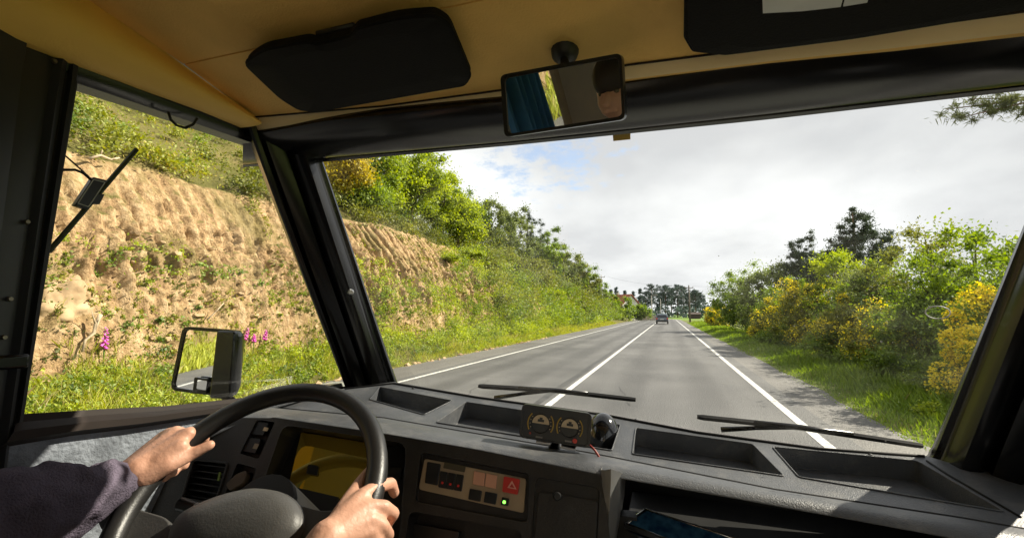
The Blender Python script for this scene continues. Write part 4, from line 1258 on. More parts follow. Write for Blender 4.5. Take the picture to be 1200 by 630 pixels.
# header rail: a rounded black beam over the windscreen, points left -> right
HX = [285, 380, 600, 900, 1200, 1330]
top_y = {285: 160, 380: 142, 600: 118, 900: 73, 1200: 33, 1330: 14}
bot_y = {285: 192, 380: 186, 600: 166, 900: 135, 1200: 100, 1330: 84}
rows = []
for px in HX:
    a = at(px, top_y[px], Y=0.84); b = at(px, bot_y[px], Y=1.0)
    row = []
    for t, dz, dyy in ((-.02, .05, .02), (0, 0, 0), (.08, -.012, 0), (.3, -.022, 0), (.6, -.026, 0), (.78, -.018, 0), (.82, .002, 0), (.86, .002, 0), (.89, -.012, 0), (.97, -.012, 0), (1.0, 0.0, 0), (1.02, .05, .02)):
        row.append(a.lerp(b, t) + Vector((0, dyy, dz)))
    rows.append(row)
MB().loft(rows).build('header_rail', M_BLACK, van, smooth=True, auto=50)

# left A-pillar
def pillar(name, edges, prof, m=M_BLACK):
    """edges: list of (p_door_side, p_glass_side) from bottom to top; prof: (s, bulge towards the cabin)"""
    rows = []
    for a, b in edges:
        mid = (a + b) / 2
        n = (EYE - mid); n.z = 0; n.normalize()
        rows.append([a.lerp(b, s) + n * bl for s, bl in prof])
    return MB().loft(rows, close=True).build(name, m, van, smooth=True, auto=38)


PROF = [(-.03, -.06), (0, 0), (.04, .006), (.10, .006), (.14, -.008), (.18, .008), (.30, .014), (.42, .012), (.46, -.004), (.50, .012), (.60, .034), (.70, .042), (.80, .032), (.86, .006), (.90, .002), (.97, .004), (1, -.004), (1.02, -.05)]
lp = pillar('windscreen_pillar', [(at(416, 485, X=XD + .01), at(476, 480, Y=1.285)), (at(404, 452, X=XD + .01), at(463, 443, Y=1.27)), (at(354, 320, X=XD + .02), at(421, 315, Y=1.14)), (at(300, 175, X=XD + .03), at(376, 180, Y=1.0)), (at(284, 130, X=XD + .03), at(362, 135, Y=0.95))], PROF)
bq = at(411, 342, Y=1.06)
MB().tube([bq, bq + (EYE - bq).normalized() * .012], [.009, .006], 10).build('bolt', M_METAL, lp, smooth=True, auto=40)
# right A-pillar (continues out of the picture)
rp_e = []
for (gx_, gy_, Yg), (ox, oy, Yo) in zip([(1083, 548, 1.285), (1094, 526, 1.27), (1142, 408, 1.16), (1200, 262, 1.03), (1290, 40, .92)], [(1215, 600, 1.16), (1235, 545, 1.14), (1300, 400, 1.0), (1380, 230, .86), (1500, -20, .74)]):
    g_ = at(gx_, gy_, Y=Yg); o_ = at(ox, oy, Y=Yo); rp_e.append((o_, g_))
pillar('windscreen_pillar', rp_e, PROF)

# windscreen glass: slightly inside the outer frame edges
GL = []
for t in np.linspace(0, 1, 9):
    bx_ = 440 + (1110 - 440) * t
    by_ = np.interp(bx_, [440, 462, 700, 817, 958, 1083, 1120], [446, 448, 483, 506, 524, 534, 540])
    b = at(bx_, by_, Y=1.31)
    tpx = 355 + (1300 - 355) * t
    tpy = np.interp(tpx, [355, 600, 900, 1200, 1300], [180, 160, 128, 94, 82])
    tp = at(tpx, tpy, Y=1.015)
    bul = 0.03 * math.sin(math.pi * t)
    GL.append([b + Vector((0, bul, 0)), b.lerp(tp, .5) + Vector((0, bul + .012, .0)), tp + Vector((0, bul * .6, 0))])
ws = MB().loft(GL).build('windscreen', M_GLASS, van, smooth=True)
# marks on the glass
def ws_point(px, py):
    """point just inside the windscreen at a pixel"""
    best = None
    d = ray(px, py)
    for row0, row1 in zip(GL[:-1], GL[1:]):
        for k in range(2):
            from mathutils.geometry import intersect_ray_tri
            for tri in ((row0[k], row1[k], row1[k + 1]), (row0[k], row1[k + 1], row0[k + 1])):
                h_ = intersect_ray_tri(tri[0], tri[1], tri[2], d, EYE)
                if h_ is not None: best = h_
    return best
M_SMEAR = mat('pale_film', (0.75, 0.76, 0.75), 0.5)
ring_c = ws_point(1097, 366)
if ring_c:
    mb = MB(); n_ = 24
    mb.tube([ring_c + Vector((math.cos(k / n_ * 6.2832) * .021, -.006, math.sin(k / n_ * 6.2832) * .013)) for k in range(n_ + 1)], .0012, 5, caps=False)
    mb.build('ring_mark', M_SMEAR, ws, smooth=True)
for k, (px, py) in enumerate(((1032, 400), (936, 358), (1015, 381), (1075, 330), (905, 383), (842, 300))):
    q = ws_point(px, py)
    if q:
        mb = MB(); n_ = 7; r_ = .0028 if k == 0 else .0013
        mb.prism([q + Vector((math.cos(i / n_ * 6.28) * r_ * random.uniform(.6, 1.2), -.004, math.sin(i / n_ * 6.28) * r_ * random.uniform(.6, 1.2))) for i in range(n_)], (0, .0015, 0))
        mb.build('dirt_speck', M_SMEAR, ws)
q = [ws_point(*p) for p in ((718, 156), (739, 154), (739, 164), (719, 166))]
if all(q):
    MB().prism([p + Vector((0, -.005, 0)) for p in q], (0, .002, 0)).build('sticker', mat('amber_sticker', (.60, .42, .10), .5), ws)

# roof lining
CZ = Vector((0, 0, 0))
RA = at(298, 134, X=-.95); RB = at(110, 0, X=-.93); RC = at(1200, 12, Y=.80)
RN = (RB - RA).cross(RC - RA).normalized()
if RN.z > 0: RN = -RN
def roofp(px, py, off=0.0): return onp(px, py, RA + RN * off, RN)
def roof_xy(x, y, off=0.0):
    p0 = RA + RN * off
    return Vector((x, y, p0.z - (RN.x * (x - p0.x) + RN.y * (y - p0.y)) / RN.z))
seamL = roofp(218, 75); seamR = roofp(520, 10)
sm = (seamR - seamL) / (seamR.x - seamL.x)
def seam_at(x): return seamL + sm * (x - seamL.x)
lip = [(298, 137, 152), (450, 124, 137), (590, 105, 118), (735, 76, 91), (900, 55, 70), (1050, 34, 54), (1200, 13, 36), (1340, -6, 17)]
ltop = [roofp(a, b) for a, b, c in lip]
lbot = [Vector((p.x, p.y + .012, 0)) for p in ltop]
lbot = [onp(a, c, p + Vector((0, .012, 0)), Vector((0, 1, 0))) for (a, b, c), p in zip(lip, ltop)]
# front panel between seam and lip; main panel behind; both real sheets with a groove between
def roof_side(y):  # junction with the side cove
    t = (y - RB.y) / (RA.y - RB.y)
    return RB.lerp(RA, t)
mb = MB()
rowA = [seam_at(p.x) + Vector((0, .002, 0)) for p in ltop]; rowA[0] = seam_at(-.94) + Vector((0, .002, 0))
mb.loft([[a + Vector((0, 0, .012)), a, a.lerp(b, .5), b] for a, b in zip(rowA, ltop)])
lining = empty('roof_lining', (0, 0, 0)); lining.parent = van; lining.location = Vector((0, 0, 2.1)) - Vector(van.location)
mb.build('lining_panel', M_TAN, lining, smooth=True, auto=30)
mb = MB()
rowB = [r_ - Vector((0, .004, 0)) for r_ in rowA]
mb.loft([[a + Vector((0, 0, .012)), a, roof_xy(a.x, .2), roof_xy(a.x, -1.0), roof_xy(a.x, -2.4)] for a in rowB])
mb.build('lining_panel', M_TAN, lining, smooth=True, auto=30)
# front lip of the lining: rounded edge coloured lighter as if lit, then the underside running back to the header
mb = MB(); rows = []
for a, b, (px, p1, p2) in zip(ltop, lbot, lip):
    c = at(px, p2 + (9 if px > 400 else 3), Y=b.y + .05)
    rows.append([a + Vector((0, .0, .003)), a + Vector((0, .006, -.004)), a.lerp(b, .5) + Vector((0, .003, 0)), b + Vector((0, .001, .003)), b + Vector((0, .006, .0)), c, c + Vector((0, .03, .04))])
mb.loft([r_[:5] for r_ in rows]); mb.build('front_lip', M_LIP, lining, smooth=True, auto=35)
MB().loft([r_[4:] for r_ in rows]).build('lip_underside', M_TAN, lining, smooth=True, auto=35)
MB().tube([p + Vector((0, -.001, -.001)) for p in ltop], .0022, 6).build('lip_seam', M_TRIM, lining, smooth=True)
# side cove: rounded padded strip above the left window
rows = []
ends = [(298, 136, 290, 149), (250, 103, 243, 131), (180, 52, 150, 95), (110, 0, 60, 61), (20, -63, -60, 15), (-250, -260, -420, -120)]
for i, (ax, ay, bx, by) in enumerate(ends):
    a = at(ax, ay, X=-.945); b = at(bx, by, X=-.965)
    if i == 5: a = Vector((-.93, -2.4, RB.z + .02)); b = Vector((-.96, -2.4, RB.z - .12))
    a.z -= .002
    row = [a + Vector((0, 0, .004))]
    for t in np.linspace(0, 1, 8):
        bul = math.sin(math.pi * min(1, t * 1.0)) * .035
        row.append(a.lerp(b, t) + Vector((bul, 0, -bul * .25)))
    row.append(b + Vector((-.05, 0, .004)))
    rows.append(row)
mb = MB(); mb.loft(rows)
mb.add(rows[0], [tuple(range(len(rows[0])))])
mb.build('side_cove', M_TANV, lining, smooth=True, auto=40)

# right side: padded cove over the passenger window
rows = []
for y_ in (.86, .5, 0, -1.2, -2.4):
    a = roof_xy(.52, y_, .001); b = Vector((XR + .02, y_, a.z - .10))
    rows.append([a] + [a.lerp(b, t) + Vector((-.03, 0, -.0)) * math.sin(math.pi * t) for t in np.linspace(.1, 1, 7)] + [b + Vector((.06, 0, -.01)), b + Vector((.06, 0, .16))])
MB().loft(rows).build('side_cove', M_TANV, lining, smooth=True, auto=40)
# outer roof skin, body sides, floor, rear: keeps daylight out except at the windows
M_BODY = mat('body_paint', (0.30, 0.31, 0.28), 0.4, coat=.4, var=.05)
MB().box((-.13, -.85, 2.19), (1.98, 3.5, .05)).build('roof_skin', M_BODY, van, bevel=.02)
flz = 0.62
MB().box((-.13, -.75, flz - .03), (1.96, 4.1, .06)).build('floor', M_FLOOR, van)
M_INN = mat('pale_cabin_board', (0.52, 0.44, 0.30), 0.8, var=.08)
# right door: lower panel, frame posts and glass
MB().box((XR + .04, .45, 1.0), (.06, 1.5, .76)).build('right_door_panel', M_DOORF, van)
MB().box((XR + .03, .42, 1.375), (.09, 1.55, .03)).build('right_sill', M_TRIM, van, bevel=.01)
MB().box((XR + .03, -.3, 1.72), (.08, .1, .72)).build('right_rear_post', M_GREYM, van, bevel=.01)
MB().box((XR + .03, .33, 1.985), (.08, 1.36, .10)).build('right_window_rail', M_BLACK, van, bevel=.01)
MB().box((XR + .05, .33, 1.71), (.006, 1.3, .66)).build('right_window', M_GLASS, van)
# rear right wall with a window, rear wall with a window
MB().box((XR + .04, -1.55, 1.0), (.05, 2.4, .80)).build('rear_side_panel', M_INN, van)
MB().box((XR + .04, -2.45, 1.75), (.05, .6, .72)).build('rear_side_panel', M_INN, van)
MB().box((XR + .04, -.45, 1.75), (.05, .2, .72)).build('rear_side_panel', M_INN, van)
MB().box((XR + .04, -1.4, 1.75), (.006, 1.7, .72)).build('rear_side_window', M_GLASS, van)
MB().box((XD - .05, -1.3, 1.0), (.05, 2.9, .80)).build('rear_side_panel', M_INN, van)
MB().box((XD - .05, -1.6, 1.75), (.05, 2.3, .72)).build('rear_cabinet', mat('brown_cabinet', (.10, .06, .03), .5), van)
MB().box((XD - .05, .02, 1.75), (.05, .3, .72)).build('rear_side_panel', M_INN, van)
MB().box((XD - .05, -.29, 1.75), (.006, .32, .72)).build('rear_side_window', M_GLASS, van)
MB().box((-.13, -2.75, 1.0), (1.9, .05, .80)).build('rear_wall', M_INN, van)
MB().box((-.85, -2.75, 1.75), (.45, .05, .72)).build('rear_wall', M_INN, van)
MB().box((.6, -2.75, 1.75), (.45, .05, .72)).build('rear_wall', M_INN, van)
MB().box((-.13, -2.75, 1.75), (1.0, .006, .72)).build('rear_window', M_GLASS, van)
# lower body, bonnet and wheels
MB().box((XD - .06, .45, .95), (.05, 1.7, .84)).build('left_door_skin', M_BODY, van)
MB().box((-.13, 1.42, .80), (1.9, .06, .70)).build('bulkhead', M_BODY, van)
bn = MB(); bn.prism([Vector((-1.06, 1.45, .5)), Vector((-1.06, 1.45, 1.14)), Vector((-1.06, 2.35, .98)), Vector((-1.06, 2.5, .85)), Vector((-1.06, 2.5, .5))], (1.86, 0, 0))
bn.build('bonnet', M_BODY, van, bevel=.03)
for x_ in (-.98, .72):
    for y_ in (1.85, -1.6):
        t_ = MB(); t_.tube([(x_ - .11, y_, .38), (x_ + .11, y_, .38)], .38, 24)
        wh = t_.build('wheel', M_RUB, van, smooth=True, auto=40)
        MB().tube([(x_ - .115, y_, .38), (x_ + .115, y_, .38)], .2, 16).build('rim', M_METAL, wh)
# seats
def seat(x, nm):
    s_ = empty('seat', (x, -.2, flz)); s_.parent = van; s_.location = Vector((x, -.25, flz)) - Vector(van.location)
    MB().box((x, -.12, flz + .28), (.50, .52, .16)).build('cushion', M_SEAT, s_, bevel=.05, seg=4)
    R_ = Matrix.Rotation(math.radians(-12), 3, 'X')
    MB().box((x, -.44, flz + .62), (.48, .13, .64), Matrix.Rotation(math.radians(12), 3, 'X')).build('backrest', M_SEAT, s_, bevel=.05, seg=4)
    MB().box((x, -.53, flz + 1.03), (.28, .09, .17), Matrix.Rotation(math.radians(12), 3, 'X')).build('headrest', M_SEAT, s_, bevel=.03, seg=4)
    MB().box((x, -.15, flz + .11), (.42, .42, .2)).build('seat_base', M_DARKP, s_)
seat(-.60, 'driver'); seat(.42, 'passenger')
MB().box((-.13, -2.2, flz + .25), (1.7, .8, .5)).build('rear_bench', M_SEAT, van, bevel=.05, seg=3)
# blue curtain bunched beside the left rear window
M_CURT = mat('blue_curtain', (0.05, 0.16, 0.34), 0.9, var=.25, scale=4)
rows = []
for k in range(60):
    t = k / 59
    y_ = .04 - t * .27
    x_ = XD + .05 + .022 * math.sin(t * 42 + 2.2 * math.sin(t * 9)) + .014 * math.sin(t * 17 + 1)
    rows.append([Vector((x_ + .02 * (1 - j / 5) * math.sin(t * 23), y_, 1.34 + .75 * j / 5)) for j in range(6)])
MB().loft(rows).build('curtain', M_CURT, van, smooth=True)

# ---------------- left door: window frame, sill, felt panel, pillar behind it
door = empty('left_door', (XD, .5, .8)); door.parent = van; door.location = Vector((XD, .5, .8)) - Vector(van.location)
def dp(px, py, dx_=0.0): return at(px, py, X=XD + dx_)
# window opening corners in the picture
W_TL, W_TR, W_BR, W_BL = (91, 98), (297, 168), (402, 452), (28, 487)
# top rail
rows = []
for (ix, iy), (ox, oy) in zip([(70, 90), (91, 98), (160, 121), (230, 145), (297, 168), (310, 173)], [(60, 46), (82, 66), (150, 93), (230, 126), (297, 150), (315, 155)]):
    i_ = dp(ix, iy); o_ = dp(ox, oy)
    rows.append([i_ + Vector((-.04, 0, .0)), i_ + Vector((0, 0, 0)), i_.lerp(o_, .25) + Vector((.008, 0, 0)), i_.lerp(o_, .6) + Vector((.012, 0, 0)), i_.lerp(o_, .65) + Vector((.03, 0, 0)), o_ + Vector((.034, 0, .03))])
MB().loft(rows).build('window_top_rail', M_BLACK, door, smooth=True, auto=35)
# rear upright of the frame with rubber seal
rows = []
for (ix, iy), (ox, oy) in zip([(94, 80), (91, 98), (70, 225), (48, 360), (28, 487), (23, 515)], [(72, 74), (70, 95), (50, 225), (30, 360), (11, 487), (5, 515)]):
    i_ = dp(ix, iy); o_ = dp(ox, oy)
    rows.append([i_ + Vector((-.04, .0, 0)), i_, i_.lerp(o_, .3) + Vector((.006, 0, 0)), i_.lerp(o_, .36) + Vector((.014, 0, 0)), i_.lerp(o_, .7) + Vector((.018, 0, 0)), i_.lerp(o_, .75) + Vector((.006, 0, 0)), o_ + Vector((.006, 0, 0)), o_ + Vector((-.03, -.01, 0))])
MB().loft(rows).build('window_rear_upright', M_BLACKM, door, smooth=True, auto=35)
# door glass
MB().add([dp(88, 92, -.02), dp(310, 165, -.02), dp(412, 458, -.02), dp(22, 494, -.02)], [(0, 1, 2, 3)]).build('door_glass', M_DGLASS, door)
# sill: dark seal, brown trim ledge
rows = []
for (ax, ay), (bx, by) in zip([(18, 489), (28, 487), (120, 481), (200, 477), (300, 466), (350, 459), (420, 452)], [(3, 521), (11, 519), (90, 506), (160, 498), (270, 482), (330, 473), (410, 462)]):
    a = dp(ax, ay); b = dp(bx, by, .03)
    rows.append([a + Vector((-.03, 0, 0)), a, a + Vector((.006, 0, .004)), a.lerp(b, .25) + Vector((.004, 0, 0)), a.lerp(b, .3) + Vector((.01, 0, .004)), a.lerp(b, .65) + Vector((.016, 0, .006)), a.lerp(b, .95) + Vector((.008, 0, .002)), b, b + Vector((-.02, 0, -.01))])
MB().loft(rows).build('window_sill', M_TRIM, door, smooth=True, auto=40)
# felt covered panel
mb = MB(); mb.loft([[dp(2, 515, .015), dp(-2, 600, .015), dp(-30, 900, .015)], [dp(90, 500, .015), dp(75, 600, .015), dp(60, 900, .015)], [dp(200, 488, .015), dp(190, 600, .015), dp(200, 900, .015)], [dp(330, 470, .015), dp(330, 600, .015), dp(330, 900, .015)]])
mb.build('door_felt', M_DOORF, door, smooth=True)
# grey B-pillar behind the door, with screws and a catch
rows = []
for (ix, iy), (ox, oy) in zip([(78, 55), (70, 95), (50, 225), (30, 360), (11, 487), (4, 540), (-2, 640)], [(-120, 0), (-130, 80), (-140, 225), (-150, 360), (-160, 500), (-170, 600), (-180, 750)]):
    i_ = dp(ix, iy, .002); o_ = dp(ox, oy, .002)
    rows.append([i_ + Vector((-.03, 0, 0)), i_ + Vector((.012, 0, 0)), i_.lerp(o_, .06) + Vector((.022, 0, 0)), i_.lerp(o_, .10) + Vector((.010, 0, 0)), i_.lerp(o_, .16) + Vector((.012, 0, 0)), i_.lerp(o_, .30) + Vector((.012, 0, 0)), i_.lerp(o_, .34) + Vector((.03, 0, 0)), i_.lerp(o_, .6) + Vector((.04, 0, 0)), o_ + Vector((.04, 0, 0))])
bp_ = MB().loft(rows).build('door_pillar', M_GREYM, van, smooth=True, auto=30)
for px, py in ((31, 260), (63, 72), (11, 350), (4, 395)):
    c = dp(px, py, .018)
    MB().tube([c, c + Vector((.005, 0, 0))], [.0042, .003], 10).build('screw', mat('dull_screw', (.25, .22, .17), .45, metal=1.0), bp_, smooth=True, auto=40)
c = dp(6, 424, .025)
MB().box(c, (.02, .05, .022)).build('door_catch', M_BLACK, bp_, bevel=.004)
# wire loop hanging from the top rail
P_ = [dp(*p, .03) for p in ((197, 131), (200, 140), (207, 147), (217, 150), (226, 146), (231, 139))]
MB().tube(P_, .0028, 6).build('wire_loop', M_BLACKM, door, smooth=True)

# ---------------- door mirror outside
sm_ = empty('door_mirror', (0, 0, 0)); sm_.parent = van
MP = at(232, 424, X=-1.20)
sm_.location = MP - Vector(van.location)
cdir = (EYE - MP).normalized()
want = Vector((-0.30, -0.95, -0.055)).normalized()
MN = (cdir + want).normalized()
def mp_(px, py, off=0.0): return onp(px, py, MP + MN * off, MN)
out = rounded([(214, 382), (280, 387), (273, 466), (199, 457)], 5, .12)
mb = MB(); fr_ = [mp_(*p) for p in out]
bk = [p - MN * .05 + (MP - p) * .12 for p in fr_]
mb.loft([fr_, [p - MN * .02 for p in fr_], bk], close=True); mb.add(bk, [tuple(range(len(bk)))])
inn = [mp_(*p) for p in rounded([(217, 386), (262, 389.5), (254, 461), (203, 453.5)], 5, .10)]
mb.plate(fr_, [(inn, .006)], MN)
mb.build('mirror_housing', M_BLACK, sm_, smooth=True, auto=40)
MB().add([p - MN * .004 for p in inn], [tuple(range(len(inn)))]).build('mirror_glass', M_MIRROR, sm_)
# raised black band on the inboard side and the arm to the door
bd = [mp_(*p) for p in rounded([(259, 387), (280, 388), (274, 466), (250, 465)], 4, .15)]
MB().prism(bd, MN * .018).build('mirror_guard', M_BLACK, sm_, bevel=.006, seg=3)
bs = [mp_(*p, .004) for p in rounded([(230, 441), (246, 443), (244, 461), (228, 458)], 4, .12)]
bsm = MB().prism(bs, MN * .008).build('blind_spot_mirror', M_BLACK, sm_, bevel=.002)
MB().prism([mp_(*p, .0125) for p in rounded([(232, 444.5), (243, 446), (241.5, 457), (230.5, 455)], 3, .1)], MN * .001).build('small_glass', M_MIRROR, bsm)
a_ = mp_(262, 462, -.02)
MB().tube([a_, a_ + Vector((.06, .03, -.06)), Vector((XD - .04, a_.y + .1, a_.z - .10))], .012, 8).build('mirror_arm', M_BLACK, sm_, smooth=True)

# ---------------- wipers (outside the glass)
def wiper(b0, b1, a0, a1):
    w_ = empty('wiper', at(*b0, Y=1.35)); w_.parent = van; w_.location = at(*b0, Y=1.35) - Vector(van.location)
    p0 = at(*b0, Y=1.345); p1 = at(*b1, Y=1.345)
    mb = MB(); d = (p1 - p0)
    mb.tube([p0, p0.lerp(p1, .03), p0.lerp(p1, .5) + Vector((0, .012, .004)), p0.lerp(p1, .97), p1], [.006, .008, .008, .007, .006], 6)
    mb.build('blade', M_BLACKM, w_, smooth=True, auto=40)
    mid = p0.lerp(p1, .52) + Vector((0, .0, .006))
    MB().tube([p0.lerp(p1, .28) + Vector((0, -.004, .008)), mid, p0.lerp(p1, .72) + Vector((0, -.004, .008))], [.004, .007, .004], 6).build('bridge', M_BLACK, w_, smooth=True)
    q0 = at(*a0, Y=1.365); q1 = at(*a1, Y=1.355)
    MB().tube([q0, q1, mid + Vector((0, .008, 0))], [.008, .006, .005], 6).build('arm', M_BLACK, w_, smooth=True)
wiper((561, 452), (745, 468), (580, 466), (612, 461))
wiper((817, 488), (1081, 522), (845, 503), (886, 501))
# ---------------- dashboard
dash = empty('dashboard', (-.13, 1.1, 1.2)); dash.parent = van; dash.location = Vector((-.13, 1.1, 1.2)) - Vector(van.location)
DA, DB, DC = at(462, 445, Y=1.27), at(1085, 529, Y=1.27), at(555, 508, Y=1.0)
DN = (DB - DA).cross(DC - DA).normalized()
if DN.z < 0: DN = -DN
def dpt(px, py, off=0.0):
    p = onp(px, py, DA + DN * off, DN)
    if p.x < XD + .02: p = at(px, py, X=XD + .02)
    return p
GRO = [(240, 505), (290, 487), (323, 478), (450, 490), (555, 508), (691, 531), (908, 574), (1125, 607), (1200, 620), (1310, 637)]
BACK = [(280, 471), (404, 455), (440, 450), (462, 447), (560, 464), (700, 483), (817, 505), (958, 524), (1083, 533), (1110, 541), (1200, 556), (1310, 580)]
TR = [[(445, 453.5), (530, 469.5), (497, 486), (433, 468)], [(546, 471), (727, 498), (717, 528), (511, 495)], [(745, 501.5), (882, 520.5), (919, 558), (741, 532)], [(905, 523.5), (1075, 540), (1178, 600), (936, 559)]]
outer = [dpt(*p) for p in BACK] + [dpt(*p) for p in reversed(GRO)]
holes = [([dpt(*q) for q in rounded(t, 4, .06)], .042) for t in TR]
top = MB().plate(outer, holes, DN)
top.build('dash_top', M_DASH, dash)
# raised lips round the trays
for t in TR:
    ring = [dpt(*q) + DN * .001 for q in rounded(t, 4, .06)]
    MB().tube(ring + [ring[0]], .0017, 6, caps=False).build('tray_lip', M_DASH, dash, smooth=True)
# demister slot line along the glass and small screws
MB().tube([dpt(404, 456) + DN * .002, dpt(462, 449.5) + DN * .002, dpt(560, 466) + DN * .002, dpt(700, 485) + DN * .002], .003, 6).build('glass_seal', M_BLACKM, dash, smooth=True)
MB().tube([dpt(700, 485) + DN * .002, dpt(817, 507) + DN * .002, dpt(958, 526) + DN * .002, dpt(1083, 535) + DN * .002], .003, 6).build('glass_seal', M_BLACKM, dash, smooth=True)
for px, py in ((484, 455), (745, 492), (660, 484), (1020, 533), (640, 513)):
    c = dpt(px, py)
    MB().tube([c, c + DN * .003], [.0045, .003], 8).build('screw', M_DARKP, dash, smooth=True)
grv = [dpt(*p) + DN * .0005 for p in GRO[2:]]
MB().tube(grv, .0032, 6).build('groove_strip', M_BLACKM, dash, smooth=True)
# right end cap of the dash: separate moulding with a seam
MB().tube([dpt(1086, 540) + DN * .001, dpt(1110, 556) + DN * .001, dpt(1196, 606) + DN * .001], .0022, 6).build('seam', M_BLACKM, dash, smooth=True)

# face plane
a12 = math.radians(12)
FN = Vector((math.sin(a12) * .9, -math.cos(a12) * .9, .42)).normalized()
FP0 = Vector((-.76, .77, CAM_H - .27))
def fp(px, py, off=0.0): return onp(px, py, FP0 + FN * off, FN)
# padded roll along the front edge
ROLLB = [(215, 527), (278, 497), (320, 489), (450, 508), (560, 527), (702, 556), (885, 588), (1108, 629), (1200, 648), (1320, 668)]
rows = []
for i, (g_, b_) in enumerate(zip(GRO, ROLLB)):
    g3 = dpt(*g_) - DN * .003
    b3 = fp(*b_) if i <= 5 else at(*b_, Y=.895)
    if b3.x < XD + .03: b3 = at(*b_, X=XD + .03)
    row = [g3 - DN * .02, g3, g3 + DN * .004]
    for t, bl in ((.12, .010), (.3, .016), (.5, .019), (.7, .017), (.86, .010), (1.0, 0)):
        row.append(g3.lerp(b3, t) + (DN * .75 + Vector((0, -.6, 0))) * bl)
    row.append(b3 + Vector((0, .04, -.01)))
    rows.append(row)
MB().loft(rows).build('padded_roll', M_DASH, dash, smooth=True, auto=60)

HV_ = [(227, 538), (267, 542), (252, 590), (213, 583)]
HS2 = [(278, 542), (300, 548), (291, 577), (261, 586)]
HS1 = [(301, 491), (322, 494), (303, 537), (281, 531)]
HI = [(332, 497), (476, 519), (468, 634), (297, 598)]
HP = [(493, 529), (621, 555), (618, 612), (486, 587)]
HC = [(628, 558), (703, 571), (699, 650), (622, 636)]
HL = [(480, 598), (612, 622), (607, 700), (468, 676)]
outF = [(196, 545), (222, 522), (282, 489), (326, 489.5), (450, 508.5), (560, 527.5), (706, 556.5), (716, 640), (720, 800), (120, 800), (170, 610)]
fo = []
for p in outF:
    q = fp(*p)
    if q.x < XD + .035: q = at(*p, X=XD + .035)
    fo.append(q)
deps = [.035, .02, .02, .10, .014, .006, .06]
pl = MB().plate([fp(*p) for p in outF], [([fp(*q) for q in rounded(h, 4, .10)], d) for h, d in zip((HV_, HS2, HS1, HI, HP, HC, HL), deps)], FN)
pl.build('dash_face', M_FACE, dash)
# air vent louvres
vent = empty('air_vent', fp(240, 565)); vent.parent = dash; vent.location = fp(240, 565) - wloc(dash)
vf = [fp(*q, .002) for q in rounded(HV_, 4, .1)]
MB().tube(vf + [vf[0]], .0022, 6, caps=False).build('vent_frame', M_FACE, vent, smooth=True)
for k in range(6):
    t = (k + .6) / 6.2
    l_ = fp(*(Vector(HV_[0]).lerp(Vector(HV_[3]), t)), -.006); r_ = fp(*(Vector(HV_[1]).lerp(Vector(HV_[2]), t)), -.006)
    MB().prism([l_, r_, r_ + FN * -.014 + Vector((0, 0, .004)), l_ + FN * -.014 + Vector((0, 0, .004))], (0, 0, -.0025)).build('slat', M_DARKP, vent)
MB().prism([fp(*q, .001) for q in ((257.5, 553), (259.5, 553), (257.5, 563), (255.5, 563))], FN * .003).build('vent_tab', mat('vent_tab_green', (.20, .30, .05), .5), vent)
# switches
def sw(name, quad, d0, th, m, parent=dash, bev=.0012):
    return MB().prism([fp(*q, d0) for q in rounded(quad, 3, .08)], FN * th).build(name, m, parent, bevel=bev)
M_SWB = mat('switch_black', (0.008, 0.008, 0.0085), 0.35, var=.2)
M_ICON = mat('icon_cream', (0.55, 0.45, 0.28), 0.6)
s_ = sw('rocker_switch', [(302, 494), (318, 496), (311, 511), (296, 509)], -.014, .010, M_SWB)
sw('icon', [(310, 500), (315, 501), (313, 505), (308, 504)], -.0035, .001, M_ICON, s_, 0)
s_ = sw('rocker_switch', [(294, 513), (309, 515), (302, 532), (286, 529)], -.014, .010, M_SWB)
sw('icon', [(299, 519), (304, 520), (301, 526), (296, 525)], -.0035, .001, mat('icon_dim', (.25, .2, .13), .6), s_, 0)
s_ = sw('rotary_knob', rounded([(284, 556), (296, 552), (293, 566), (276, 576), (272, 568)], 4, .3), -.016, .020, mat('knob_brown', (.10, .075, .05), .4))
# instrument cluster with a lens mirroring the roof, that yellow reflection also put into its colour
LC = fp(388, 552, -.055)
LN = Vector((.27, -.77, .58)).normalized()
def lpnt(px, py, off=0.0): return onp(px, py, LC + LN * off, LN)
m = bpy.data.materials.new('lens_reflection_amber'); m.use_nodes = True; MATS['lens_reflection_amber'] = m
t = m.node_tree
for n in list(t.nodes): t.nodes.remove(n)
o_ = t.nodes.new('ShaderNodeOutputMaterial'); d_ = t.nodes.new('ShaderNodeBsdfDiffuse'); d_.inputs[0].default_value = (.75, .50, .04, 1)
g_ = t.nodes.new('ShaderNodeBsdfGlossy'); g_.inputs[0].default_value = (1.0, .80, .24, 1); g_.inputs['Roughness'].default_value = .03
mx = t.nodes.new('ShaderNodeMixShader'); mx.inputs[0].default_value = .72
t.links.new(d_.outputs[0], mx.inputs[1]); t.links.new(g_.outputs[0], mx.inputs[2]); t.links.new(mx.outputs[0], o_.inputs[0])
clu = empty('instrument_cluster', LC); clu.parent = dash; clu.location = LC - wloc(dash)
MB().prism([lpnt(*q) for q in ((353, 506), (440, 520), (430, 604), (337, 574))], -LN * .004).build('lens', m, clu)
MB().prism([lpnt(*q, -.006) for q in ((340, 490), (478, 512), (470, 640), (300, 600))], -LN * .004).build('cluster_back', M_DARKP, clu)
MB().prism([lpnt(*q, .002) for q in ((346, 571), (398, 583), (394, 604), (341, 590))], LN * .006).build('lower_panel', M_DARKP, clu)
MB().prism([lpnt(*q, .003) for q in rounded([(362, 544), (374, 546), (372, 557), (359, 555)], 3, .1)], LN * .004).build('reset_button', M_SWB, clu, bevel=.001)
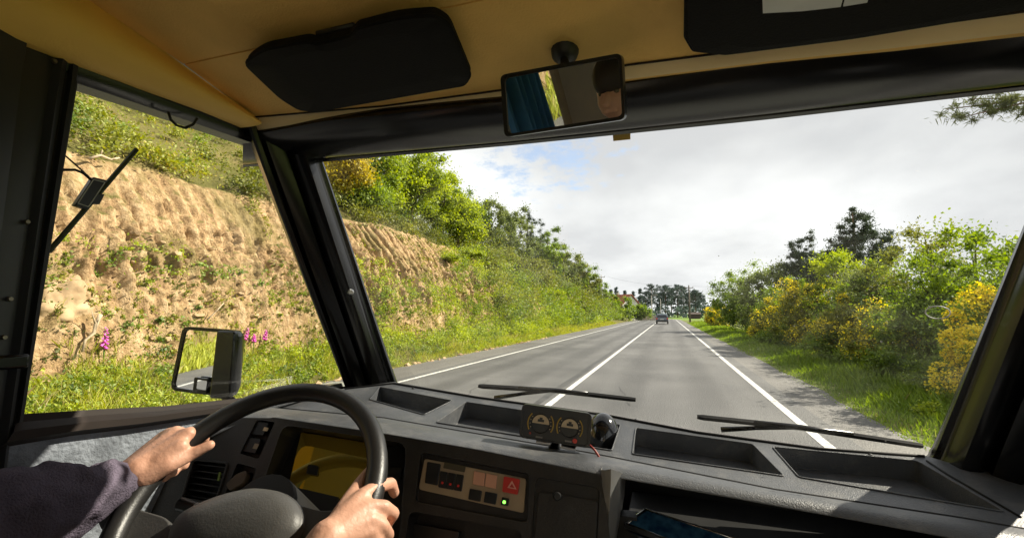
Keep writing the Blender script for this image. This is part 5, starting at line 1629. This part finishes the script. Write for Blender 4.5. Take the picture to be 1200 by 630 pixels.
# tan switch panel
pan = sw('switch_panel', [(498, 537), (617, 560.5), (614, 601), (491, 573)], -.012, .004, mat('panel_tan', (.36, .28, .18), .5, var=.12, scale=14))
sw('display', [(501, 540.5), (517, 543.5), (513, 568.5), (498, 565.5)], -.0078, .003, M_SWB, pan)
sw('label_strip', [(521, 541), (546, 546), (544.5, 553), (519.5, 548)], -.0078, .0012, mat('strip_olive', (.07, .06, .035), .5), pan, 0)
for k in range(3):
    a = 516.5 + k * 9.3; b = 551.5 + k * 1.75
    s_ = sw('toggle_switch', [(a, b), (a + 8.6, b + 1.6), (a + 6, b + 20.5), (a - 2.6, b + 19)], -.0078, .004, M_SWB, pan, .0008)
    sw('warning_dot', rounded([(a + 1, b + 12), (a + 3.6, b + 12.5), (a + 3, b + 15.3), (a + .4, b + 14.8)], 4, .4), -.0036, .0012, mat('red_dot', (.7, .03, .02), .4), s_, 0)
for k in range(2):
    a = 556 + k * 14; b = 551.5 + k * 2.8
    sw('heater_switch', [(a, b), (a + 13, b + 2.6), (a + 11.5, b + 18), (a - 1.8, b + 15.4)], -.0078, .004, mat('peach_switch', (.62, .33, .22), .45), pan, .001)
    a = 551 + k * 18; b = 572 + k * 3.4
    sw('push_button', [(a, b), (a + 14, b + 2.8), (a + 12, b + 15.5), (a - 2, b + 12.7)], -.0078, .005, M_SWB, pan, .001)
hzb = sw('hazard_button', [(591, 558), (610, 561.5), (607, 579.5), (589, 576)], -.0078, .008, mat('hazard_red', (.55, .035, .025), .4), pan, .001)
tri_o = [(600, 562.5), (605.5, 573), (594.5, 571)]; tri_i = [(600, 566), (603, 571.3), (597, 570.2)]
for k in range(3):
    k2 = (k + 1) % 3
    MB().prism([fp(*tri_o[k], .0006), fp(*tri_o[k2], .0006), fp(*tri_i[k2], .0006), fp(*tri_i[k], .0006)], FN * .0006).build('triangle_mark', mat('mark_pink', (.75, .35, .28), .5), hzb)
led = sw('push_button', [(588.5, 582), (597, 583.7), (595.5, 592.5), (587, 590.8)], -.0078, .004, M_SWB, pan, .001)
sw('green_lamp', rounded([(589.5, 585.5), (593, 586.2), (592.3, 590), (588.8, 589.3)], 4, .4), -.0036, .0012, mat('green_lamp', (.1, .6, .05), .4, emit=((.25, 1.0, .1), 1.2)), led, 0)
# glovebox lid with a knob, heater slot
lid = sw('storage_lid', [(631, 575), (701, 586), (697, 645), (626, 632)], -.005, .006, M_FACE)
MB().tube([fp(653, 581, .001), fp(653, 581, .008)], [.008, .006], 12).build('lid_knob', M_DARKP, lid, smooth=True, auto=40)
sw('heater_control', [(486, 612), (540, 622), (537, 640), (484, 630)], -.05, .012, M_SWB, dash, .003)
sw('warning_strip', [(458, 546), (473, 548.5), (471, 562), (456, 559.5)], -.05, .01, M_SWB)
# grey corner post of the console
rows = []
for (x0_, y0_), (x1_, y1_), (x2_, y2_) in (((704, 550), (716, 549), (733, 556)), ((705, 560), (716, 561), (729, 564)), ((704, 600), (714, 602), (726, 604)), ((701, 640), (711, 645), (720, 640)), ((698, 700), (708, 705), (716, 700))):
    a, b, c = at(x0_, y0_, Y=.885), at(x1_, y1_, Y=.868), at(x2_, y2_, Y=.915)
    rows.append([a + Vector((0, .02, 0)), a, (a + b) / 2 + Vector((0, -.004, 0)), b, (b + c) / 2 + Vector((.004, -.002, 0)), c, c + Vector((0, .1, 0))])
MB().loft(rows).build('console_post', mat('grey_gloss', (.20, .20, .195), .3, var=.1), dash, smooth=True, auto=70)
# open shelf on the passenger side
shz = CAM_H - .445
MB().box((.33, 1.06, shz - .01), (.86, .34, .02)).build('shelf', M_DARKP, dash, bevel=.004)
MB().box((.33, 1.24, shz + .05), (.86, .02, .16)).build('shelf_back', M_DARKP, dash)
MB().box((.33, .905, shz - .16), (.86, .03, .32)).build('lower_panel', M_FACE, dash, bevel=.01)
MB().box((-.5, .97, shz - .2), (.86, .03, .5)).build('knee_panel', M_DARKP, dash)
MB().box((-.13, 1.3, shz - .14), (1.7, .04, .40)).build('dash_back', M_DARKP, dash)

# ---------------- steering wheel
SWC = Vector((-.6291, .5709, CAM_H - .2875)); sa, sb = .81735, .1098; SR = .2
SN = Vector((math.sin(sb), -math.cos(sa) * math.cos(sb), math.sin(sa) * math.cos(sb)))
E1 = SN.cross(Vector((0, 0, 1))).normalized(); E2 = SN.cross(E1)
wheel = empty('steering_wheel', SWC); wheel.parent = van; wheel.location = SWC - Vector(van.location)
rows = []
NR = 72
for k in range(NR):
    a = 2 * math.pi * k / NR
    rd = E1 * math.cos(a) + E2 * math.sin(a)
    rows.append([SWC + rd * (SR + .0165 * math.cos(q)) + SN * .0175 * math.sin(q) for q in np.linspace(0, 2 * math.pi, 17)[:-1]])
rows.append(rows[0])
MB().loft(rows, close=True).build('rim', M_WHEEL, wheel, smooth=True)
def wp(px, py, off=0.0): return onp(px, py, SWC + SN * off, SN)
hub_px = [(192, 632), (203, 607), (228, 592), (262, 579), (300, 570.5), (330, 574), (348, 587), (356, 604), (352, 622), (325, 650), (265, 672), (205, 662)]
hub_px = rounded(hub_px, 4, .45)
H0 = [wp(*p, .0) for p in hub_px]
hc_ = sum(H0, Vector()) / len(H0)
rows = []
for k_, off in ((1.0, -.02), (1.03, .012), (1.03, .020), (1.00, .026), (.985, .0262), (.975, .030), (.90, .040), (.70, .048), (.4, .052), (.05, .053)):
    rows.append([hc_ + (p - hc_) * k_ + SN * (off - .03) for p in H0])
MB().loft(rows, close=True).add(rows[-1], [tuple(range(len(H0)))]).build('hub_pad', M_HUB, wheel, smooth=True, auto=70)
for poly in ([(140, 560), (154, 572), (157, 590), (172, 603), (206, 613), (214, 645), (150, 660), (118, 610)], [(348, 596), (385, 606), (418, 600), (436, 578), (440, 600), (415, 650), (350, 655)]):
    MB().prism([wp(*p, -.028) for p in rounded(poly, 4, .3)], SN * .02).build('spoke', M_HUB, wheel, bevel=.006, seg=3)
MB().tube([SWC - SN * .03, SWC - SN * .30], [.055, .07], 20).build('column_shroud', M_DARKP, wheel, smooth=True, auto=40)
q0 = wp(212, 590, -.05); q1 = wp(262, 606, -.05)
stk = MB().tube([q1, q1.lerp(q0, .5), q0], [.007, .009, .011], 10).build('indicator_stalk', M_SWB, wheel, smooth=True, auto=40)
for u in (.25, .36, .5):
    c = q0.lerp(q1, u); MB().tube([c, c.lerp(q1, .02)], .0098, 10).build('stalk_mark', mat('mark_white', (.7, .7, .68), .5), stk)

# ---------------- sun visors
def visor(px, off, th, name='sun_visor'):
    pts = [roofp(*p, off) for p in px]
    c = sum(pts, Vector()) / len(pts)
    mb = MB()
    rows = [[c + (p - c) * k_ + RN * d for p in pts] for k_, d in ((.985, -.002), (1.0, .003), (1.0, th - .004), (.985, th), (.7, th + .003))]
    mb.loft(rows, close=True)
    mb.add(rows[0], [tuple(range(len(pts)))]); mb.add(rows[-1], [tuple(range(len(pts)))[::-1]])
    vo = mb.build(name, M_VISOR, van, smooth=True, auto=50)
    pip = [c + (p - c) * 1.0 + RN * (th - .004) for p in pts]
    MB().tube(pip + [pip[0]], .0022, 6, caps=False).build('piping', M_VISOR, vo, smooth=True)
    return vo
v1 = visor(rounded([(287, 66), (310, 50), (362, 40), (374, 43), (413, 33), (420, 24), (470, 11), (512, 8), (528, 18), (553, 80), (546, 92), (372, 124), (352, 122), (330, 108)], 5, .35), .028, .018)
pv = roofp(440, 22, .012)
MB().tube([roofp(372, 40, .02), roofp(415, 30, .02)], .005, 8).build('visor_rod', M_DARKP, v1, smooth=True)
v2 = visor(rounded([(804, -40), (803, 34), (812, 50), (848, 54), (1000, 34), (1150, 8), (1260, -14), (1250, -70)], 5, .12), .028, .018)
# card clipped under the right visor
M_PAPER = mat('white_card', (.66, .68, .72), .7, var=.06, scale=20)
pp = [roofp(*p, .052) for p in ((893, -14), (894, 14.5), (940, 12), (985, 7), (991, -14))]
cd = MB().prism(pp, RN * .002).build('paper_card', M_PAPER, origin=sum(pp, Vector()) / len(pp))
tag(cd, 'white folded card tucked under the right sun visor', 'card')
pp = [roofp(*p, .052) for p in ((993, -14), (988, 6.5), (1016, 2), (1022, -14))]
cd = MB().prism(pp, RN * .002).build('paper_card', M_PAPER, origin=sum(pp, Vector()) / len(pp))
tag(cd, 'smaller grey card at the right end of the white visor card', 'card')

# ---------------- rear-view mirror
RP = at(660, 112, Y=.69)
rvm = empty('rear_view_mirror', RP); rvm.parent = van; rvm.location = RP - Vector(van.location)
c_ = (EYE - RP).normalized()
RMN = (c_ + Vector((-.605, -.78, -.12)).normalized()).normalized()
def rm(px, py, off=0.0): return onp(px, py, RP + RMN * off, RMN)
ou = rounded([(586, 88), (728, 62), (732.5, 140), (591, 161)], 6, .10)
fr_ = [rm(*p) for p in ou]
cc = sum(fr_, Vector()) / len(fr_)
mb = MB()
bk1 = [p - RMN * .012 for p in fr_]; bk2 = [cc + (p - cc) * .88 - RMN * .03 for p in fr_]
mb.loft([fr_, bk1, bk2], close=True); mb.add(bk2, [tuple(range(len(bk2)))])
inn = [rm(*p) for p in rounded([(591, 92), (725, 67), (729, 136), (595.5, 157)], 6, .09)]
mb.plate(fr_, [(inn, .003)], RMN)
mb.build('mirror_housing', mat('mirror_black', (.012, .012, .012), .3), rvm, smooth=True, auto=45)
MB().add([p - RMN * .0022 for p in inn], [tuple(range(len(inn)))]).build('mirror_glass', M_MIRROR, rvm)
m0 = roofp(662, 60, .0)
MB().tube([m0 - RN * .004, m0 + RN * .012, m0 + RN * .02], [.026, .022, .010], 16).build('mirror_foot', M_DARKP, rvm, smooth=True, auto=50)
MB().tube([m0 + RN * .015, m0.lerp(RP, .5) - Vector((0, -.01, 0)), RP - RMN * .025], [.008, .007, .009], 10).build('mirror_stem', M_DARKP, rvm, smooth=True)

# ================================================================== LOOSE THINGS IN THE CABIN
# inclinometer pod on the dash
GC = at(651, 500, Y=.955)
GN = (EYE - GC); GN.z *= .55; GN.normalize()
def gp(px, py, off=0.0): return onp(px, py, GC + GN * off, GN)
pod = empty('twin_gauge_pod', GC - Vector((0, 0, .06)), 'black twin dial tilt gauge standing on the dashboard edge', 'gauge')
g_out = [gp(*p) for p in rounded([(612, 472.5), (694, 484.5), (691, 525), (608, 512)], 6, .16)]
cc = sum(g_out, Vector()) / len(g_out)
mb = MB()
bk1 = [p - GN * .03 for p in g_out]; bk2 = [cc + (p - cc) * .9 - GN * .042 for p in g_out]
inn = [cc + (p - cc) * .93 for p in g_out]
mb.loft([inn, g_out, bk1, bk2], close=True); mb.add(bk2, [tuple(range(len(bk2)))]); 
low = [p - GN * .004 for p in inn]; mb.loft([inn, low], close=True); mb.add(low, [tuple(range(len(low)))])
mb.build('housing', mat('pod_black', (.006, .006, .006), .35), pod, smooth=True, auto=45)
M_CREAM = mat('dial_cream', (.62, .50, .32), .6, var=.1, scale=60)
M_OCHRE = mat('dial_ochre', (.42, .28, .05), .6)
def dial(cx, cy, red):
    c = gp(cx, cy, -.003)
    ex = (gp(cx + 10, cy + 1.5, -.003) - c); ex.normalize(); ey = ex.cross(GN); ey = -ey if ey.z < 0 else ey
    k = .0001
    r_ = (gp(cx + 10, cy, -.003) - c).length
    d_ = empty('dial', c); d_.parent = pod; d_.location = c - Vector(pod.location)
    n_ = 24
    half = [c + ex * math.cos(math.pi * i / n_) * r_ + ey * math.sin(math.pi * i / n_) * r_ for i in range(n_ + 1)]
    MB().prism(half, GN * .0012).build('dial_face', M_CREAM, d_)
    figs = MB(); ctr = c + ey * r_ * .35 + GN * .0016
    figs.box(ctr, (r_ * .75, .0012, r_ * .28), Matrix((ex, -GN, ey)).transposed()); figs.box(ctr + ey * r_ * .25, (r_ * .35, .0012, r_ * .2), Matrix((ex, -GN, ey)).transposed())
    figs.build('vehicle_silhouette', M_SWB, d_)
    for sgn in (-1, 1):
        arc = [c + ex * math.cos(a) * r_ * 1.5 + ey * math.sin(a) * r_ * 1.5 for a in (np.linspace(-.55, .75, 12) if sgn > 0 else np.linspace(math.pi - .75, math.pi + .55, 12))]
        MB().tube([p + GN * .0008 for p in arc], .0016, 5).build('scale_arc', M_OCHRE, d_)
        for a in (np.linspace(-.4, .6, 4) if sgn > 0 else np.linspace(math.pi - .6, math.pi + .4, 4)):
            p = c + ex * math.cos(a) * r_ * 1.22 + ey * math.sin(a) * r_ * 1.22
            MB().tube([p, p + GN * .001], r_ * .06, 5).build('tick', M_CREAM, d_)
    ring = [c + ex * math.cos(2 * math.pi * i / 32) * r_ * 1.08 + ey * math.sin(2 * math.pi * i / 32) * r_ * 1.08 for i in range(33)]
    MB().tube(ring, .0012, 5, caps=False).build('dial_ring', M_SWB, d_, smooth=True)
    lw = c - ey * r_ * 1.5
    MB().box(lw, (r_ * .8, .0008, r_ * .2), Matrix((ex, -GN, ey)).transposed()).build('dial_caption', mat('caption_grey', (.2, .19, .17), .6), d_)
    if red:
        p = c + ex * r_ * .75 - ey * r_ * 1.35
        MB().tube([p, p + GN * .002], r_ * .28, 10).build('red_lamp', mat('lamp_red', (.6, .04, .02), .4), d_)
    else:
        p = c - ex * r_ * 1.1 - ey * r_ * 1.2
        MB().tube([p, p + GN * .001], r_ * .14, 8).build('red_mark', mat('mark_red', (.35, .05, .03), .5), d_)
dial(633.5, 496, False); dial(667.5, 501, True)
MB().tube([gp(650, 516, -.02), dpt(650, 523) - Vector((0, .01, .01))], [.011, .014], 12).build('pod_foot', M_SWB, pod, smooth=True, auto=40)
bk = empty('bracket', gp(650, 522, -.01)); bk.parent = pod; bk.location = gp(650, 522, -.01) - Vector(pod.location)
for a, b in (((628, 519), (645, 522)), ((657, 525), (674, 529))):
    p, q = gp(*a, .004), gp(*b, .004)
    MB().prism([p, q, q + Vector((0, .03, .006)), p + Vector((0, .03, .006))], (0, 0, .005)).build('clip', M_METAL, bk, bevel=.001)
P_ = [gp(691, 521, -.006), gp(697, 527, -.004), gp(701, 533, 0), gp(704, 541, .004)]
MB().tube(P_, .0024, 7).build('red_cable', mat('cable_red', (.32, .03, .02), .5), pod, smooth=True)

# glossy black rounded housing in the tray behind the pod
bm = bmesh.new(); bmesh.ops.create_uvsphere(bm, u_segments=32, v_segments=16, radius=1)
dc = dpt(707, 520, -.04)
for v in bm.verts:
    x_, y_, z_ = v.co
    v.co = Vector((x_ * .042, y_ * .05, max(z_, -.1) * .068))
me = bpy.data.meshes.new('alarm_dome'); bm.to_mesh(me); bm.free(); me.materials.append(mat('dome_gloss', (.012, .013, .016), .12, coat=.5))
for p in me.polygons: p.use_smooth = True
do = bpy.data.objects.new('black_dome', me); COL.objects.link(do); do.location = dc + DN * .006
tag(do, 'glossy black rounded dome in the dash tray behind the twin gauge', 'dome')

# glossy blue case lying on the passenger shelf
BC0 = at(742, 604, Y=.965); BCN = Vector((.0, -.42, .90)).normalized()
cs = [onp(a, b, BC0, BCN) for a, b in ((733, 613), (757, 595.5), (940, 656), (915, 682))]
case = empty('blue_case', sum(cs, Vector()) / 4 - Vector((0, 0, .03)), 'glossy dark blue case with chrome edge lying on the passenger shelf', 'case')
MB().prism(cs, -BCN * .022).build('case_body', mat('case_blue', (.006, .04, .11), .10, col2=(.05, .16, .28), scale=45, coat=.6), case, bevel=.005, seg=3)
MB().tube([cs[0] - BCN * .004, cs[1] - BCN * .004], .0045, 8).build('chrome_edge', M_CHROME, case, smooth=True)
MB().tube([cs[0] - BCN * .006, cs[3] - BCN * .006], .007, 8).build('chrome_edge', M_CHROME, case, smooth=True)
MB().tube([cs[1] - BCN * .002, cs[2] - BCN * .002], .0022, 8).build('chrome_edge', M_CHROME, case, smooth=True)

# aerial stuck on the inside of the left window
ant = empty('window_antenna', dp(90, 245, -.012), 'slim black aerial with a flat box stuck on the left window', 'antenna')
def ap(px, py, off=0.004): return dp(px, py, off - .016)
M_ANT = mat('antenna_green_black', (.03, .045, .02), .4)
MB().tube([ap(57, 295, .008), ap(160, 175, .008)], .0045, 8).build('rod', M_ANT, ant, smooth=True, auto=40)
bx = [ap(*p) for p in rounded([(83, 241), (105, 208), (121, 212), (98, 246)], 3, .06)]
b_ = MB().prism(bx, (.012, 0, 0)).build('amplifier_box', M_SWB, ant, bevel=.001)
cc = sum(bx, Vector()) / len(bx)
rg = [cc + (p - cc) * .84 + Vector((.0125, 0, 0)) for p in bx]
MB().tube(rg + [rg[0]], .0009, 5, caps=False).build('outline', mat('outline_grey', (.55, .55, .52), .5), b_)
cl_ = [ap(*p, .006) for p in ((106, 227), (119, 228), (113, 240), (103, 239))]
MB().prism(cl_, (.010, 0, 0)).build('clip', M_SWB, ant, bevel=.001)
MB().tube([ap(106, 210, .01), ap(98, 203, .014), ap(88, 199, .014), ap(72, 199, .012)], .0024, 7).build('cable', M_BLACKM, ant, smooth=True)
MB().tube([ap(104, 207, .01), ap(92, 196, .014), ap(76, 182, .012)], .0014, 6).build('thin_cable', M_BLACKM, ant, smooth=True)
# ================================================================== THE DRIVER
drv = empty('person', (-.60, -.15, flz), 'driver in a dark purple grey sleeve holding the steering wheel', 'person')


def capsule(mb, a, ra, b, rb, n=12):
    """round ended tapered limb"""
    a = Vector(a); b = Vector(b); d = (b - a)
    L = d.length
    d = d.normalized() if L > 1e-6 else Vector((0, 0, 1))
    pts, rad = [], []
    for t in np.linspace(-1, 0, 5):
        ang = t * math.pi / 2
        pts.append(a + d * math.sin(ang) * ra); rad.append(max(ra * math.cos(ang), ra * .02))
    for t in np.linspace(0, 1, 5):
        ang = t * math.pi / 2
        pts.append(b + d * math.sin(ang) * rb); rad.append(max(rb * math.cos(ang), rb * .02))
    mb.tube(pts, rad, n)


def chain(mb, pts, rad, n=12):
    for i in range(len(pts) - 1):
        capsule(mb, pts[i], rad[i], pts[i + 1], rad[i + 1], n)


def D(px, py, z): return at(px, py, D=z)


M_SKIN = bpy.data.materials.new('skin'); M_SKIN.use_nodes = True; MATS['skin'] = M_SKIN
t = M_SKIN.node_tree; b = t.nodes['Principled BSDF']
b.inputs['Roughness'].default_value = .48
b.inputs['Subsurface Weight'].default_value = 0.0; b.inputs['Subsurface Radius'].default_value = (.010, .004, .002); b.inputs['Subsurface Scale'].default_value = .6
tcn = t.nodes.new('ShaderNodeTexCoord'); nz = t.nodes.new('ShaderNodeTexNoise'); nz.inputs['Scale'].default_value = 28; nz.inputs['Detail'].default_value = 5
t.links.new(tcn.outputs['Object'], nz.inputs['Vector'])
mx = t.nodes.new('ShaderNodeMix'); mx.data_type = 'RGBA'; mx.inputs[6].default_value = (.46, .22, .14, 1); mx.inputs[7].default_value = (.74, .43, .30, 1)
t.links.new(nz.outputs[0], mx.inputs[0]); t.links.new(mx.outputs[2], b.inputs['Base Color'])
n2 = t.nodes.new('ShaderNodeTexNoise'); n2.inputs['Scale'].default_value = 150; n2.inputs['Detail'].default_value = 3
t.links.new(tcn.outputs['Object'], n2.inputs['Vector'])
bp = t.nodes.new('ShaderNodeBump'); bp.inputs['Strength'].default_value = .28; bp.inputs['Distance'].default_value = .003
t.links.new(n2.outputs[0], bp.inputs['Height']); t.links.new(bp.outputs[0], b.inputs['Normal'])

sk = MB()
# trunk, neck, head (out of the picture, behind the view)
hip = Vector((-.60, -.20, flz + .45)); chest = Vector((-.60, -.26, flz + .80)); neck = Vector((-.60, -.24, flz + 1.02)); head = Vector((-.60, -.21, flz + 1.17))
capsule(sk, hip, .13, chest, .14); capsule(sk, chest + Vector((-.1, 0, .08)), .08, chest + Vector((.1, 0, .08)), .08); capsule(sk, chest, .08, neck, .055); capsule(sk, neck, .052, head, .06)
capsule(sk, head + Vector((0, -.02, .02)), .088, head + Vector((0, .02, -.03)), .075, 18)
capsule(sk, head + Vector((0, .085, .0)), .010, head + Vector((0, .105, -.025)), .015)
for s_ in (-1, 1):
    capsule(sk, head + Vector((s_ * .085, -.01, .01)), .016, head + Vector((s_ * .088, -.005, -.03)), .012)
capsule(sk, head + Vector((-.02, .085, -.055)), .009, head + Vector((.02, .085, -.055)), .009)
SHL = Vector((-.79, -.22, flz + .90)); SHR = Vector((-.41, -.22, flz + .90))
# left arm
WL = D(136, 566, .735)                      # wrist
ELL = Vector((-.90, .12, WL.z - .10))
chain(sk, [SHL, ELL, D(80, 588, .67), WL], [.050, .038, .033, .028])
# left hand: palm, knuckles wrapped over the rim, thumb along its near side
HLw = D(146, 560, .745); HLm = D(182, 537, .775)
KN = [D(221, 508, .805), D(206, 507, .81), D(192, 512, .812), D(180, 521, .81)]
for kx, r_ in zip(KN, (.0125, .013, .0125, .0115)):
    capsule(sk, HLw, .024, kx, r_)
capsule(sk, KN[0], .0125, KN[3], .0115)
capsule(sk, HLw, .023, D(200, 530, .785), .015)
capsule(sk, WL, .027, HLw, .025); capsule(sk, HLw, .024, HLm, .021); capsule(sk, HLm, .021, (KN[1] + KN[2]) / 2, .014)
chain(sk, [KN[0], D(234, 503, .835), D(240, 514, .86), D(233, 530, .855)], [.0112, .0098, .0088, .0078])
chain(sk, [KN[1], D(212, 506, .845), D(222, 524, .862), D(216, 545, .84)], [.0115, .010, .009, .0085])
chain(sk, [KN[2], D(196, 514, .845), D(206, 536, .855), D(204, 553, .825)], [.0112, .0098, .009, .0085])
chain(sk, [KN[3], D(183, 528, .835), D(190, 548, .838), D(193, 560, .815)], [.0102, .009, .0082, .0075])
chain(sk, [D(168, 558, .75), D(196, 544, .765), D(222, 533, .79), D(246, 521, .805)], [.020, .0155, .0115, .0088])
capsule(sk, D(162, 551, .752), .024, D(196, 524, .792), .0175)
capsule(sk, D(186, 540, .765), .016, D(212, 522, .785), .0125)
# right arm
WR = D(372, 652, .60)
ELR = Vector((-.27, .22, WR.z - .16))
chain(sk, [SHR, ELR, WR], [.055, .045, .029])
HRw = D(384, 632, .615)
capsule(sk, WR, .028, HRw, .027)
KR = [D(424, 581, .675), D(430, 594, .662), D(434, 608, .652), D(434, 622, .645)]
for kx, r_ in zip(KR, (.0115, .0122, .012, .011)):
    capsule(sk, HRw, .024, kx, r_)
capsule(sk, KR[0], .0115, KR[3], .0105)
capsule(sk, HRw, .024, D(412, 604, .655), .018)
for kx in KR[:3]:                      # knuckle bones and tendons
    capsule(sk, kx + (EYE - kx).normalized() * .004, .0085, kx.lerp(HRw, .75) + (EYE - kx).normalized() * .012, .006, 8)
chain(sk, [KR[0], D(443, 569, .70), D(458, 566, .73), D(462, 577, .75)], [.0118, .0105, .0098, .0088])
chain(sk, [KR[1], D(450, 594, .675), D(461, 601, .705), D(452, 616, .72)], [.0122, .0112, .0100, .0088])
chain(sk, [KR[2], D(448, 616, .66), D(455, 626, .69), D(446, 636, .71)], [.0118, .0108, .0098, .0085])
chain(sk, [KR[3], D(441, 634, .65), D(446, 644, .68), D(438, 652, .70)], [.0108, .0098, .009, .0078])
chain(sk, [D(398, 612, .64), D(412, 582, .685), D(424, 563, .715), D(434, 550, .745)], [.019, .0125, .0102, .0085])
body = sk.build('body', M_SKIN, drv, smooth=True)
r_ = body.modifiers.new('remesh', 'REMESH'); r_.mode = 'VOXEL'; r_.voxel_size = .0030; r_.use_smooth_shade = True
s_ = body.modifiers.new('smooth', 'SMOOTH'); s_.iterations = 9; s_.factor = .5

# jacket with wide sleeves
M_CLOTH = mat('purple_grey_cloth', (.10, .085, .115), .95, var=.22, scale=14, bump=.5, bscale=340, spec=.1, detail=6)
jk = MB()
capsule(jk, hip, .165, chest, .165); capsule(jk, chest + Vector((-.13, 0, .07)), .10, chest + Vector((.13, 0, .07)), .10)
chain(jk, [SHL, ELL, D(20, 600, .62), D(80, 588, .67), D(128, 570, .725)], [.085, .068, .062, .057, .041])
chain(jk, [SHR, ELR, WR + (ELR - WR).normalized() * .06], [.085, .065, .042])
jk_o = jk.build('jacket', M_CLOTH, drv, smooth=True)
r_ = jk_o.modifiers.new('remesh', 'REMESH'); r_.mode = 'VOXEL'; r_.voxel_size = .006; r_.use_smooth_shade = True
s_ = jk_o.modifiers.new('smooth', 'SMOOTH'); s_.iterations = 8; s_.factor = .5
tx = bpy.data.textures.new('sleeve_folds', 'CLOUDS'); tx.noise_scale = .055; tx.noise_depth = 2
dm = jk_o.modifiers.new('folds', 'DISPLACE'); dm.texture = tx; dm.texture_coords = 'GLOBAL'; dm.strength = .034; dm.mid_level = .5
# cuff
cu0 = D(120, 573, .718); cu1 = D(143, 562, .738)
MB().tube([cu0, cu0.lerp(cu1, .3), cu0.lerp(cu1, .85), cu1, cu1 - (cu1 - cu0) * .1], [.040, .0405, .0385, .036, .030], 24).build('cuff', M_CLOTH, drv, smooth=True, auto=50)
# trousers, shoes, hair
tr = MB()
for s_ in (-1, 1):
    h_ = hip + Vector((s_ * .09, .02, -.05)); kn = Vector((-.60 + s_ * .15, .30, flz + .48)); an = Vector((-.60 + s_ * .13, .62, flz + .10))
    chain(tr, [h_, kn, an], [.11, .075, .055])
tr_o = tr.build('trousers', mat('beige_trousers', (.5, .42, .30), .9), drv, smooth=True)
r_ = tr_o.modifiers.new('remesh', 'REMESH'); r_.mode = 'VOXEL'; r_.voxel_size = .01; r_.use_smooth_shade = True
for s_ in (-1, 1):
    sh = MB(); an = Vector((-.60 + s_ * .13, .62, flz + .07))
    capsule(sh, an + Vector((0, -.02, -.02)), .045, an + Vector((0, .16, -.03)), .038)
    sh.build('shoe', M_SWB, drv, smooth=True)
hr = MB(); capsule(hr, head + Vector((0, -.035, .035)), .09, head + Vector((0, .01, .045)), .082, 18)
hr.build('hair', mat('dark_hair', (.03, .02, .015), .6), drv, smooth=True)
for s_ in (-1, 1):
    ey_ = MB(); c = head + Vector((s_ * .032, .068, .006)); capsule(ey_, c, .0105, c + Vector((0, .002, 0)), .0105); ey_.build('eye', mat('eye_dark', (.10, .07, .05), .2), drv, smooth=True)
